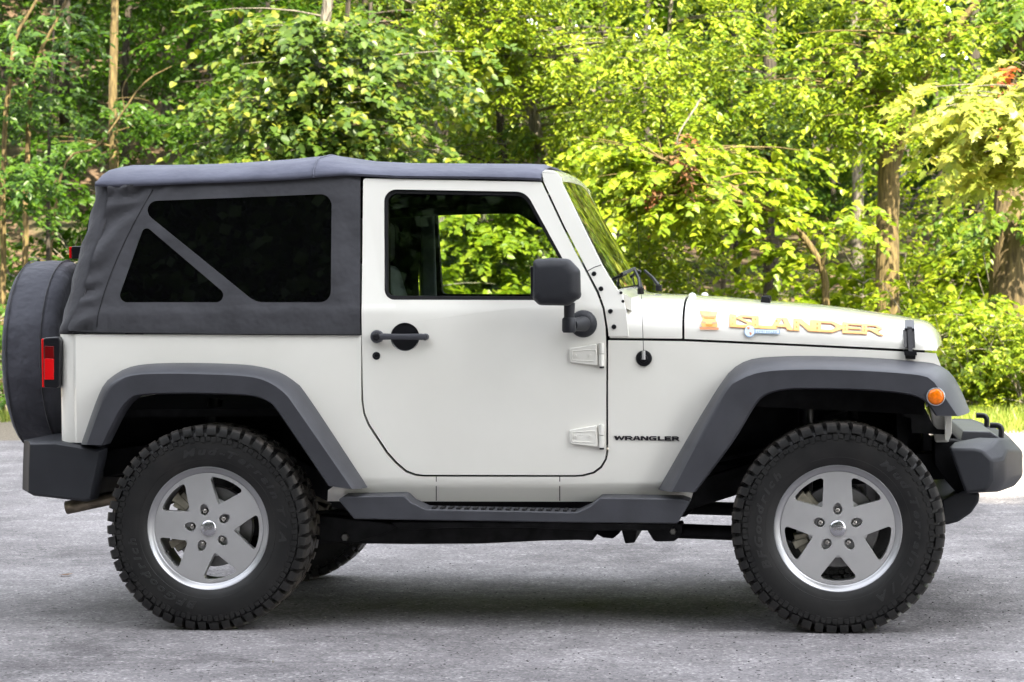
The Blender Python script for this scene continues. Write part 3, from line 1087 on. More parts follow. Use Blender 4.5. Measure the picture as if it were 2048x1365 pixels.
# raised middle deck of the bumper, mounting plates, tow hooks
xa, za = A(1915, 850, -.25); xb, zb = A(1990, 868, -.25)
ztop = s3[1][2]
MB().loft([[(xa, y, ztop - .02), (xa + .01, y, ztop + .026), (xb - .03, y, ztop + .022), (xb + .02, y, ztop - .01)] for y in (-.40, -.36, .36, .40)]).build('bumper_deck', M['plastic'], fbm, bevel=.006)
for Y, lst in ((-.36, None), (.36, None)):
    hx, hz = A(2003, 872, -.36)
    pts = [(hx - .004, Y, hz - .035), (hx, Y, hz + .018), (hx - .003, Y, hz + .031), (hx - .013, Y, hz + .040), (hx - .045, Y, hz + .042)]
    MB().tube(smooth_line(pts, 4), .0115, 9).build('tow_hook', M['gloss_black'], fbm, sharp=60)
# lower valance: curved black skid below the bumper
val = [A(p[0], p[1], -.52) for p in rounded([(1882, 1000), (1925, 984), (1959, 984), (1957, 1003, 14), (1942, 1025, 20), (1916, 1043, 20), (1889, 1050, 8), (1884, 1040)], 4)]
MB().prism(val, -.55, .55).build('lower_valance', M['bumper'], car, bevel=.012, seg=3)
for s_ in (-1, 1):
    q = [A(p[0], p[1], -.50) for p in ((1868, 878), (1936, 884), (1950, 984), (1925, 1000), (1890, 960), (1868, 930))]
    MB().prism(q, s_ * .50, s_ * .36).build('frame_horn', M['dark'], car, bevel=.006)
# ---- grille with slots and headlights (its side edge shows behind the flare)
gx, gz0 = A(1896, 885, -.60)
gz1 = S(1870, 706)[2]
b = MB()
b.loft([[(gx - .05, y, gz0), (gx + .004, y, gz0), (gx - .02, y, gz0 + (gz1 - gz0) * .55), (gx - .055, y, gz1 - .004), (gx - .10, y, gz1 - .004)] for y in (-.615, -.60, -.3, 0, .3, .60, .615)])
gr = b.build('grille', M['paint'], car, bevel=.008)
tilt = (gx - .055 - gx) / (gz1 - gz0)
for k in range(7):
    y = -.27 + .09 * k
    MB().loft([[(gx - .05 + (0 if zz < .5 else -.02), y - .028, gz0 + (gz1 - gz0) * zz), (gx + .012 - .03 * zz, y - .028, gz0 + (gz1 - gz0) * zz), (gx + .012 - .03 * zz, y + .028, gz0 + (gz1 - gz0) * zz), (gx - .05, y + .028, gz0 + (gz1 - gz0) * zz)] for zz in (.3, .62, .93)]).build('grille_slot', M['dark'], gr, bevel=.006)
for y in (-.44, .44):
    hl = MB().lathe([(.10, -.02), (.103, .012), (.09, .02)], 32, 'x', (gx - .055, y, gz0 + (gz1 - gz0) * .66)).build('headlight', M['alloy_bright'], gr, sharp=50)
    MB().lathe([(.09, .014), (.06, .022), (0, .026)], 32, 'x', (gx - .055, y, gz0 + (gz1 - gz0) * .66)).build('headlight_glass', M['glass'], gr, sharp=80)
# pale edge of the grille support below the flare, bracket ahead of the wheel
pts = [A(p[0], p[1], -.66) for p in rounded([(1889, 822), (1903, 822), (1903.5, 868, 6), (1895, 888, 8), (1890, 880)], 3)]
b = MB(); b.prism(pts, -.66, -.615)
b.build('grille_edge', M['paint'], gr, bevel=.004)
pts = [A(p[0], p[1], -.60) for p in ((1804, 817), (1851, 818), (1866, 850), (1874, 858), (1889, 859), (1889, 869), (1822, 866), (1820, 836), (1804, 833))]
b = MB(); b.prism(pts, -.62, -.58)
b.build('fender_bracket', M['frame'], car, bevel=.004)

# ---- side steps
step_px = [(676, 1000, 3), (686, 993.5, 4), (808, 991.5, 10), (822, 1005, 14), (851, 1019, 14), (1154, 1025, 14), (1180, 1013, 12), (1200, 996, 8), (1364, 998, 5), (1381, 1004, 3), (1355, 1048, 6), (1150, 1046), (708, 1039, 6)]
for mir in (False, True):
    o2 = [A(p[0], p[1], -.885) for p in rounded(step_px, 4)]
    c = np.mean(np.array(o2), 0)
    b = MB()
    f = [(x, -.885, z) for x, z in o2]
    f2 = [(x, -.875, z - .0) for x, z in o2]
    bk = [(x, -.76, z + .004) for x, z in o2]
    b.loft([f, [(x, y, z) for x, y, z in bk]])
    st = b.build('side_step', M['plastic'], car, bevel=.011, seg=3, sharp=40, mir=mir)
    z_p = A(1000, 1021, -.885)[1]
    b = MB()
    for k in range(18):
        px = 866 + 16.2 * k
        x, z = A(px, 1021.5 + k * .15, -.885)
        b.add([(x - .013 + .006, -.868, z + .0105), (x + .004 + .006, -.868, z + .0105), (x + .010, -.845, z + .0125), (x - .007, -.845, z + .0125)], [(0, 1, 2, 3)])
        x0_, z0_ = x, z
    # grip bars: real ribs
    b = MB()
    for k in range(18):
        px = 868 + 16.4 * k
        x, z = A(px, 1020.5 + k * .28, -.86)
        b.box(x - .008, x + .008, -.874, -.800, z - .006, z + .012)
    b.build('step_grip', M['frame'], st, bevel=.002, mir=mir)

# ---- wheels
HUB_Z = .395


def make_tyre_bm():
    b = MB()
    half = [(.229, -.090), (.236, -.104), (.250, -.112), (.262, -.1165), (.285, -.1235), (.312, -.1275), (.335, -.1262), (.349, -.1235), (.352, -.1222), (.372, -.113), (.381, -.098), (.384, -.05)]
    prof = half + [(.385, 0)] + [(r, -y) for r, y in half[::-1]]
    b.lathe(prof, 120, 'y', closed=True)
    # rib ring where the lugs begin
    N = 50
    rng = random.Random(3)
    def wedge(th, dth, cs, skew=0.0, taper=.86):
        """cross-section cs [(r, y)] swept over dth, the two flanks pinched at the top"""
        vs = []
        ys = [c[1] for c in cs]
        y0, y1 = min(ys), max(ys)
        for sgn in (-1, 1):
            for r, y in cs:
                k = 1 if r < .388 else taper
                t = th + sgn * dth * .5 * k + skew * (y - y0) / max(1e-6, y1 - y0)
                vs.append((r * math.cos(t), y, r * math.sin(t)))
        n_ = len(cs)
        fs = [tuple(range(n_)), tuple(range(2 * n_ - 1, n_ - 1, -1))] + [(i, n_ + i, n_ + (i + 1) % n_, (i + 1) % n_) for i in range(n_)]
        b.add(vs, fs)
    for side in (-1, 1):
        for k in range(N):
            th = 2 * PI * k / N + (0 if side < 0 else PI / N)
            p = 2 * PI / N
            lo = k % 2
            ri = .364 if lo else .360
            cs = [(ri, -.118), (ri + .002, -.1290), (.378, -.1285), (.392, -.1235), (.3995, -.113), (.402, -.056 if lo else -.072), (.380, -.056 if lo else -.072), (.378, -.095)]
            if side > 0: cs = [(r, -y) for r, y in cs]
            wedge(th, p * (.78 if lo else .66), cs, skew=side * -.03, taper=.88)
            for q_ in (-.27, .27):                 # small side-biting blocks below the lug
                c2 = [(.334 + (.006 if q_ > 0 else 0), -.1240), (.336 + (.006 if q_ > 0 else 0), -.1290), (.358, -.1285), (.360, -.118)]
                if side > 0: c2 = [(r, -y) for r, y in c2]
                wedge(th + q_ * p, p * .38, c2, taper=1.0)
            # raised bar on the sidewall below each lug
        NC = 34
        for k in range(NC):
            th = 2 * PI * k / NC + (0 if side < 0 else PI / NC)
            p = 2 * PI / NC
            cs = [(.380, -.052), (.400, -.050), (.401, -.006), (.380, -.004)]
            if side > 0: cs = [(r, -y) for r, y in cs]
            wedge(th, p * .70, cs, skew=side * .07, taper=.84)
    return b


def glyph_cache():
    cache = {}
    def g(ch, depth, bold=0.0, shear=0.0):
        key = (ch, depth, bold, shear)
        if key not in cache:
            cu = bpy.data.curves.new('glyph', 'FONT')
            cu.body = ch; cu.size = 1; cu.extrude = depth; cu.offset = bold; cu.shear = shear; cu.resolution_u = 2
            ob = bpy.data.objects.new('glyph', cu)
            me = bpy.data.meshes.new_from_object(ob)
            vs = [tuple(v.co) for v in me.vertices]; fs = [tuple(p.vertices) for p in me.polygons]
            xs = [v[0] for v in vs] or [0, .3]
            cache[key] = (vs, fs, min(xs), max(xs))
            bpy.data.objects.remove(ob); bpy.data.curves.remove(cu); bpy.data.meshes.remove(me)
        return cache[key]
    return g


GLYPH = glyph_cache()


def arc_text(b, txt, start_deg, r_base, size, wide, y_at, depth=.003, track=.12, bold=.02, shear=.25, inward=False):
    """letters standing on a circle of the near sidewall; start angle seen from outside, running clockwise"""
    ang = R(start_deg)
    for ch in txt:
        if ch == ' ':
            ang -= size * wide * .38 / r_base; continue
        vs, fs, x0, x1 = GLYPH(ch, .5, bold, shear)
        adv = (x1 - x0 + track) * size * wide
        out = []
        for x, y, z in vs:
            t = ang - (x - x0) * size * wide / r_base
            r = r_base + y * size
            yy = y_at(r) - (z + .5) * depth
            out.append((r * math.cos(t), yy, r * math.sin(t)))
        b.add(out, fs)
        ang -= adv / r_base
    return math.degrees(ang)


def sidewall(r):
    return float(np.interp(r, [.262, .285, .312, .335, .349], [-.1165, -.1235, -.1275, -.1262, -.1235])) + .0012


def wheel(x, y, mir, spoke_deg, tyre_deg, label=None):
    w = empty('wheel', (x, y, HUB_Z))
    w.parent = car
    if mir: w.rotation_euler = (0, 0, PI)
    if label: w['label'] = label
    key = 'tyre_mesh'
    if key not in WM:
        t = make_tyre_bm().build('tyre', M['tyre'], w, sharp=32)
        WM[key] = t.data
        lets = []
        lb = MB(); e1 = arc_text(lb, 'Mud-Terrain', 0, .288, .040, 1.5, sidewall, depth=.0034, bold=.035); lets.append(lb)
        lb = MB(); arc_text(lb, 'T/A', e1 - 5, .288, .040, 1.5, sidewall, depth=.0034, bold=.035); lets.append(lb)
        lb = MB(); arc_text(lb, 'BFGoodrich', 153, .288, .040, 1.4, sidewall, depth=.0034, bold=.035); lets.append(lb)
        for li, lb in enumerate(lets):
            WM['let%d' % li] = lb.build('tyre_lettering', M['tyre_letter'], w, sharp=30, merge=False).data
        # fine rings of small moulded text: concentric ribs
        rb_ = MB()
        for r in (.3475, .271):
            rb_.tube([(r * math.cos(q), sidewall(r) - .0012, r * math.sin(q)) for q in np.linspace(0, 2 * PI, 97)], .0011, 4, cap=False)
        ro = rb_.build('sidewall_rib', M['tyre'], w)
        WM['rib'] = ro.data
        # rim: lip and barrel
        rm = MB()
        prof = [(.213, .10), (.205, .02), (.203, -.03), (.2055, -.060), (.210, -.083), (.216, -.0925), (.2215, -.0955), (.227, -.0975), (.2345, -.104), (.238, -.1075), (.2405, -.107), (.2405, -.098), (.234, -.090), (.222, -.06), (.222, .10)]
        rm.lathe(prof, 96, 'y', closed=True)
        rmo = rm.build('rim_barrel', M['alloy_lip'], w, sharp=35)
        WM['barrel'] = rmo.data
        # face with five wide spokes: windows are cut out of a disc
        NP = 96
        disc = [Vector((.2145 * math.cos(2 * PI * k / NP), .2145 * math.sin(2 * PI * k / NP), 0)) for k in range(NP)]
        holes = []
        for k in range(5):
            mid = R(90 + 36 + 72 * k)
            hwid = .0475
            apex = .0535 / math.sin(R(36)) + .006
            ro_ = .200
            pts = []
            # outer arc ends where the spoke edges meet ro_
            e_ang = R(36) - math.asin(.0515 / ro_)
            outer_a = [(ro_ * math.cos(mid + q), ro_ * math.sin(mid + q)) for q in np.linspace(-e_ang, e_ang, 13)]
            poly = [(apex * math.cos(mid), apex * math.sin(mid), .007)] + [(outer_a[0][0], outer_a[0][1], .010)] + [(p[0], p[1]) for p in outer_a[2:-2]] + [(outer_a[-1][0], outer_a[-1][1], .010)]
            hp_ = rounded(poly, 4)
            holes.append([Vector((p[0], p[1], 0)) for p in hp_])
            la = R(90 + 72 * k)
            lc = Vector((math.cos(la), math.sin(la), 0)); lt = Vector((-lc.y, lc.x, 0))
            holes.append([lc * (.0695 + .0265 * math.cos(q) * (1.0 if math.cos(q) > 0 else .68)) + lt * .0175 * math.sin(q) for q in np.linspace(0, 2 * PI, 20, endpoint=False)])
        loops = [disc] + holes
        flat = [v for lp in loops for v in lp]
        tris = geometry.tessellate_polygon(loops)
        bm = bmesh.new()
        bv = [bm.verts.new((v.x, 0, v.y)) for v in flat]
        for t_ in tris:
            if len(set(t_)) == 3:
                try: bm.faces.new([bv[i] for i in t_])
                except ValueError: pass
        for q in range(0, 0): pass
        def face_y(r): return float(-.0935)
        for v in bm.verts: v.co.y = face_y(math.hypot(v.co.x, v.co.z))
        ex = bmesh.ops.extrude_face_region(bm, geom=bm.faces[:])
        for g in ex['geom']:
            if isinstance(g, bmesh.types.BMVert): g.co.y += .038
        bmesh.ops.recalc_face_normals(bm, faces=bm.faces)
        me = bpy.data.meshes.new('spokes'); bm.to_mesh(me); bm.free()
        me.materials.append(M['alloy'])
        so = bpy.data.objects.new('spokes', me); COL.objects.link(so); so.parent = w
        finish(so, 30, .0065, 3)
        WM['spokes'] = me
        # lug wells and nuts
        wl = MB(); 
        for k in range(5):
            la = R(90 + 72 * k)
            wl.lathe([(.032, -.066), (0, -.066)], 14, 'y', (.068 * math.cos(la), 0, .068 * math.sin(la)))
        wl.lathe([(.115, -.058), (0, -.058)], 40, 'y')
        wo = wl.build('hub_plate', M['alloy'], w); WM['hub'] = wo.data
        nt_ = MB().lathe([(.0105, -.06), (.0105, -.078), (.0085, -.0865), (.005, -.0885), (0, -.089)], 6, 'y')
        no = nt_.build('lug_nut', M['nut'], None, sharp=30, bevel=0); WM['nut'] = no.data
        bpy.data.objects.remove(no)
        cp = MB().lathe([(.0305, -.09), (.0305, -.0985), (.0285, -.1005), (.02, -.1025), (0, -.103)], 40, 'y')
        co = cp.build('centre_cap', M['alloy_bright'], w, sharp=40); WM['cap'] = co.data
        # emblem: four small raised letters
        lb = MB()
        xo = -.0165
        for ch in 'Jeep':
            vs, fs, x0, x1 = GLYPH(ch, .5, .02, 0)
            lb.add([(xo + (v[0] - x0) * .0165, -.1022 - (v[2] + .5) * .0012, v[1] * .0165 - .005) for v in vs], fs)
            xo += (x1 - x0 + .09) * .0165
        lo = lb.build('cap_lettering', M['nut'], w, merge=False); WM['capl'] = lo.data
        dk = MB().lathe([(.05, -.02), (.155, -.02), (.158, -.016), (.158, .006), (.155, .010), (.05, .010)], 56, 'y')
        do = dk.build('brake_disc', M['disc'], w, sharp=40); WM['disc'] = do.data
        CALS = ((.105, .175, 128, 152, -.050, .03), (.118, .188, 134, 146, -.056, .02), (.105, .17, 190, 216, -.046, .03), (.12, .18, 198, 208, -.054, .03))
        for ci in (0, 2):
            cb = MB()
            for r0, r1, q0, q1, y0, y1 in CALS[ci:ci + 2]:
                vs = []
                for y_ in (y0, y1):
                    for r_ in (r0, r1):
                        for q_ in np.linspace(R(q0), R(q1), 4):
                            vs.append((r_ * math.cos(q_), y_, r_ * math.sin(q_)))
                fs = []
                for a_ in range(3):
                    fs += [(a_, a_ + 1, 4 + a_ + 1, 4 + a_), (8 + a_, 12 + a_, 12 + a_ + 1, 8 + a_ + 1), (a_, 8 + a_, 8 + a_ + 1, a_ + 1), (4 + a_, 4 + a_ + 1, 12 + a_ + 1, 12 + a_)]
                fs += [(0, 4, 12, 8), (3, 11, 15, 7)]
                cb.add(vs, fs)
            WM['cal%d' % (ci // 2)] = cb.build('brake_caliper', M['caliper'], w, bevel=.004).data
        vv = MB().tube([(-.19, -.075, -.05), (-.178, -.098, -.052)], .004, 8).build('valve_stem', M['rubber'], w); WM['valve'] = vv.data
        objs = {o.name.split('.')[0]: o for o in w.children}
    else:
        for nm, key_ in (('tyre', 'tyre_mesh'), ('tyre_lettering', 'let0'), ('tyre_lettering', 'let1'), ('tyre_lettering', 'let2'), ('sidewall_rib', 'rib'), ('rim_barrel', 'barrel'), ('spokes', 'spokes'), ('hub_plate', 'hub'), ('centre_cap', 'cap'), ('cap_lettering', 'capl'), ('brake_disc', 'disc'), ('brake_caliper', 'cal0'), ('brake_caliper', 'cal1'), ('valve_stem', 'valve')):
            o = bpy.data.objects.new(nm, WM[key_]); COL.objects.link(o); o.parent = w
            if nm in ('spokes',):
                bvm = o.modifiers.new('bevel', 'BEVEL'); bvm.width = .0065; bvm.segments = 3; bvm.limit_method = 'ANGLE'; bvm.angle_limit = R(32); bvm.harden_normals = True
            if nm == 'brake_caliper':
                bvm = o.modifiers.new('bevel', 'BEVEL'); bvm.width = .004; bvm.segments = 2; bvm.limit_method = 'ANGLE'; bvm.angle_limit = R(32)
    for o in list(w.children):
        nm = o.name.split('.')[0]
        if nm in ('tyre', 'tyre_lettering'): o.rotation_euler = (0, -R(tyre_deg), 0)
        elif nm in ('spokes', 'hub_plate', 'centre_cap', 'cap_lettering', 'valve_stem'): o.rotation_euler = (0, -R(spoke_deg), 0)
    for k in range(5):
        la = R(90 + 72 * k + spoke_deg)
        o = bpy.data.objects.new('lug_nut', WM['nut']); COL.objects.link(o); o.parent = w
        o.location = (.0675 * math.cos(la), 0, .0675 * math.sin(la))
    return w


WM = {}
YW = -.785
wheel(0, YW, False, 13, 108, 'rear wheel nearest the viewer')
wheel(2.424, YW, False, 0, 57, 'front wheel nearest the viewer, mud on its tread')
wheel(0, -YW, True, 40, 20)
wheel(2.424, -YW, True, 20, 200)

# ---- underbody
b = MB()
for s_ in (-1, 1):
    pts = [(.42, s_ * .50, .50), (.62, s_ * .50, .455), (1.75, s_ * .47, .455), (2.1, s_ * .43, .56), (2.85, s_ * .42, .60)]
    rings = [[(x, y - .04, z - .055), (x, y + .04, z - .055), (x, y + .04, z + .055), (x, y - .04, z + .055)] for x, y, z in pts]
    b.loft(rings)
    pts = [(-.52, s_ * .48, .62), (-.2, s_ * .48, .66), (.2, s_ * .48, .62), (.45, s_ * .50, .50)]
    rings = [[(x, y - .04, z - .055), (x, y + .04, z - .055), (x, y + .04, z + .055), (x, y - .04, z + .055)] for x, y, z in pts]
    b.loft(rings)
b.build('chassis_frame', M['frame'], car, bevel=.008)
# skid plates and cross members hanging below the frame (read off their lower edges)
def slabpx(name, pts, y0, y1, m_='frame', yref=None, bev=.006):
    yr = yref if yref is not None else y0
    q = [A(p[0], p[1], yr) for p in pts]
    bb = MB(); bb.prism(q, y0, y1)
    return bb.build(name, M[m_], car, bevel=bev)
slabpx('fuel_tank_skid', [(690, 1050), (880, 1046), (1050, 1052), (1186, 1058), (1188, 1080), (1090, 1082), (960, 1088), (820, 1089), (730, 1088), (680, 1086)], -.42, .42)
slabpx('frame_bracket', [(636, 1030), (700, 1040), (760, 1045), (800, 1050), (770, 1068), (735, 1078), (714, 1085), (640, 1085), (630, 1060)], -.56, -.44)
slabpx('frame_bracket', [(780, 1044), (1190, 1046), (1350, 1048), (1340, 1060), (1290, 1062), (1180, 1062), (1060, 1056), (900, 1056), (830, 1060), (800, 1058)], -.60, -.50)
MB().box(.50, 1.60, -.56, .56, .40, .52).build('underbody_shade_slab', M['dark'], car, bevel=.02)  # slab added to deepen the shade under the car
slabpx('cross_member', [(1062, 1050), (1186, 1050), (1186, 1082), (1140, 1080), (1064, 1066)], -.40, .40, 'frame')
slabpx('cross_member', [(1190, 1048), (1245, 1048), (1240, 1066), (1226, 1078), (1206, 1076), (1192, 1068)], -.20, .20, 'dark')
slabpx('cross_member', [(1240, 1050), (1276, 1050), (1270, 1086), (1250, 1088)], -.35, .35, 'frame')
for mir in (False, True):
    pts = [A(p[0], p[1], -.50) for p in rounded([(1290, 1048), (1366, 1044), (1368, 1066, 10), (1350, 1080, 10), (1310, 1081, 12)], 3)]
    bb = MB(); bb.prism(pts, -.56, -.44); arm_b = bb.build('control_arm_bracket', M['frame'], car, bevel=.006, mir=mir)
    x, z = A(1346, 1063, -.56); MB().lathe([(.014, .004), (.014, -.010), (.011, -.013), (0, -.013)], 6, 'y', (x, -.56, z)).build('bracket_bolt', M['steel'], arm_b, mir=mir)
    x0, z0 = A(1350, 1062, -.5); x1, z1 = 2.40, .31
    MB().tube([(x0, -.50, z0), (x1, -.52, z0 - .02)], .030, 10).build('control_arm', M['frame'], car, sharp=50, mir=mir)
    x, z = A(690, 1075, -.57); MB().lathe([(.017, .02), (.017, -.006), (.013, -.012), (0, -.012)], 6, 'y', (x, -.565, z)).build('frame_bolt', M['steel'], car, mir=mir)
    MB().tube([(x, -.50, z), (.06, -.52, .30)], .028, 10).build('trailing_arm', M['frame'], car, mir=mir)
    for ax, top_z in ((0.05, .78), (2.42, .90)):
        bb = MB()
        q = np.linspace(0, 2 * PI * 6, 120)
        bb.tube([(ax + .055 * math.cos(t), -.44 + .055 * math.sin(t), .46 + (top_z - .46) * t / q[-1]) for t in q], .0075, 6)
        bb.build('coil_spring', M['frame'], car, sharp=60, mir=mir)
    MB().tube([(-.13, -.52, .33), (-.10, -.50, .62), (-.06, -.48, .88)], [.022, .028, .030], 12).build('shock_absorber', M['gloss_black'], car, mir=mir)
    MB().tube([(2.30, -.50, .36), (2.31, -.50, .62), (2.32, -.49, .93)], [.020, .032, .032], 12).build('shock_absorber', M['gloss_black'], car, mir=mir)
MB().tube([(0, -.66, HUB_Z), (0, -.2, HUB_Z), (0, .2, HUB_Z), (0, .66, HUB_Z)], .042, 14).lathe([(.05, -.10), (.12, -.06), (.14, 0), (.12, .06), (.05, .10)], 20, 'y', (0, 0, HUB_Z)).build('rear_axle', M['frame'], car, sharp=50)
MB().tube([(2.424, -.66, HUB_Z), (2.424, .66, HUB_Z)], .040, 14).lathe([(.05, -.09), (.11, -.05), (.125, 0), (.11, .05), (.05, .09)], 20, 'y', (2.424, .22, HUB_Z)).build('front_axle', M['frame'], car, sharp=50)
MB().tube([(2.55, -.6, HUB_Z + .02), (2.55, .6, HUB_Z + .02)], .016, 10).build('tie_rod', M['frame'], car)
# floor and wheel houses
xr = S(113, 760)[0]
b = MB()
b.box(.50, 1.62, -.71, .71, .53, .56)
b.box(xr + .03, .55, -.72, .72, .82, .85)
b.box(xr + .03, xr + .06, -.71, .71, .62, .84)
for s_ in (-1, 1):
    b.box(xr + .06, .60, s_ * .42 - .01, s_ * .42 + .01, .56, .84)
    b.box(.60, .63, min(s_ * .42, s_ * .70), max(s_ * .42, s_ * .70), .48, .84)
    b.box(1.62, 2.76, s_ * .40 - .01, s_ * .40 + .01, .60, 1.03)
    b.box(1.62, 1.65, min(s_ * .40, s_ * .70), max(s_ * .40, s_ * .70), .46, 1.10)
    b.box(1.66, 2.76, min(s_ * .40, s_ * .66), max(s_ * .40, s_ * .66), .985, 1.0)
b.box(1.62, 1.65, -.70, .70, .56, 1.14)
b.box(2.66, 2.70, -.58, .58, .60, 1.05)
b.build('wheel_houses', M['dark'], car)
# things seen inside the front wheel arch
pts = [A(p[0], p[1], -.42) for p in ((1672, 776), (1695, 776), (1695, 828), (1690, 836), (1672, 832))]
bb = MB(); bb.prism(pts, -.45, -.42); bb.build('fender_brace', M['frame'], car, bevel=.004)
pts = [A(p[0], p[1], -.42) for p in ((1700, 790), (1712, 792), (1716, 838), (1704, 834))]
bb = MB(); bb.prism(pts, -.44, -.42); bb.build('fender_brace', M['frame'], car, bevel=.004)
x, z = A(1470, 910, -.42)
MB().tube([(x - .08, -.46, z - .02), (x + .1, -.46, z + .02), (x + .2, -.46, z + .03)], .010, 8).build('brake_hose', M['dark'], car)
# exhaust
p0, z0 = A(133, 1016, -.55); p1, z1 = A(226, 996, -.55)
ex = MB().tube([(p0, -.55, z0), (p0 + .04, -.55, z0 + .008), (p1, -.55, z1), (p1 + .14, -.5, z1 + .02)], .027, 20, cap=False).build('exhaust_pipe', M['exhaust'], car, sharp=60)
sd = ex.modifiers.new('thickness', 'SOLIDIFY'); sd.thickness = .003
MB().lathe([(.09, -.26), (.11, -.24), (.11, .24), (.09, .26)], 24, 'y', (-.36, 0, .53)).build('muffler', M['exhaust'], car, sharp=50)
b = MB().tube([(p1 + .13, -.5, z1 + .02), (-.15, -.46, .55), (-.36, -.2, .53)], .025, 12)
b.build('tail_pipe', M['exhaust'], car, sharp=60)

# ---- cabin
def seat(y, lab=None):
    st = empty('seat', (0, 0, 0)); st.parent = car
    b = MB(); b.box(.62, 1.12, y - .25, y + .25, .72, .88)
    b.build('seat_cushion', M['seat'], st, bevel=.05, seg=3)
    b = MB(); b.loft([[(x - .06, y - w_, z), (x + .05, y - w_ * .9, z), (x + .05, y + w_ * .9, z), (x - .06, y + w_, z)] for x, w_, z in ((.64, .24, .84), (.58, .25, 1.05), (.52, .24, 1.28), (.49, .17, 1.42))])
    b.build('seat_back', M['belt'], st, bevel=.035, seg=3)
    b = MB(); b.box(.44, .53, y - .13, y + .13, 1.43, 1.61)
    b.build('head_restraint', M['seat'], st, bevel=.035, seg=3)
    return st
seat(-.36); seat(.36)
# sport bar: padded hoop behind the seats and rails to the windscreen
b = MB()
hoop = [(.36, -.60, .85), (.38, -.60, 1.45), (.40, -.55, 1.66), (.40, -.3, 1.70), (.40, .3, 1.70), (.40, .55, 1.66), (.38, .60, 1.45), (.36, .60, .85)]
b.tube(smooth_line(hoop, 4), .045, 12)
for s_ in (-1, 1):
    b.tube(smooth_line([(.40, s_ * .55, 1.66), (.9, s_ * .56, 1.675), (1.15, s_ * .57, 1.66), (1.30, s_ * .60, 1.58)], 4), .036, 10)
    b.tube(smooth_line([(.40, s_ * .55, 1.66), (0, s_ * .55, 1.62), (-.35, s_ * .56, 1.2), (-.40, s_ * .56, .9)], 4), .036, 10)
b.build('sport_bar', M['dark'], car, sharp=60)
b = MB()
b.loft([[(1.40, y, .95), (1.44, y, 1.13), (1.62, y, 1.17), (1.66, y, .95)] for y in (-.66, -.2, .2, .66)])
b.build('dashboard', M['dark'], car, bevel=.03, seg=3)
b = MB()
b.lathe([(.185, -.014), (.199, 0), (.185, .014), (.171, 0)], 40, 'x', (0, 0, 0), closed=True)
b.box(-.01, .01, -.17, .17, -.014, .014)
sw = b.build('steering_wheel', M['dark'], car, sharp=60)
sw.location = (1.30, .36, 1.12); sw.rotation_euler = (0, R(-25), 0)
# pale trim post and belt of the far side, seen through the near window
for mir in (False, True):
    x0, z0 = A(850, 595, .66); x1, z1 = A(880, 392, .60)
    bb = MB().loft([[(x0 - .01, .63, z0 - .05), (x0 + .055, .63, z0 - .05), (x0 + .055, .67, z0 - .05), (x0 - .01, .67, z0 - .05)],
                    [(x0 - .01, .61, z1), (x0 + .05, .61, z1), (x0 + .05, .64, z1), (x0 - .01, .64, z1)]])
    bb.build('pillar_trim', M['belt'], car, bevel=.01, mir=mir)
    bb = MB(); bb.loft([[(x0 - .09, .60, z0 - .3), (x0 - .045, .60, z0 - .3), (x0 - .045, .605, z0 - .3), (x0 - .09, .605, z0 - .3)], [(x0 - .04, .585, z1 - .02), (x0 + .005, .585, z1 - .02), (x0 + .005, .59, z1 - .02), (x0 - .04, .59, z1 - .02)]])
    bb.build('seat_belt', M['dark'], car, mir=mir)
x0, z0 = A(786, 470, -.36)
# headliner keeps the cabin dark
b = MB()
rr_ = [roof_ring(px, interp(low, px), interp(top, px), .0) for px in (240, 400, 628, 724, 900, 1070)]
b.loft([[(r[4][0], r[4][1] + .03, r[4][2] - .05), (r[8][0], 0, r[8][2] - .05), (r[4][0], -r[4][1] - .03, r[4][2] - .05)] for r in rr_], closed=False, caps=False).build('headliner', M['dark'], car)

# ---- antenna
ax, ay, az = S(1288, 717)
an = MB().lathe([(.031, .002), (.031, -.006), (.028, -.010), (.016, -.012), (.013, -.022), (0, -.024)], 30, 'y', (ax, ay, az)).build('antenna_base', M['rubber'], car, sharp=40)
tipx, tipz = A(1269, 345, ay - .02)
midx, midz = A(1283, 590, ay - .02)
MB().tube([(ax, ay - .022, az - .004), (ax, ay - .022, az + .03)], .007, 10).build('antenna_socket', M['alloy'], an)
MB().tube([(ax, ay - .022, az + .02), (midx, ay - .022, midz), (tipx, ay - .022, tipz)], [.0015, .0011, .0007], 6).build('antenna_rod', M['frame'], an)

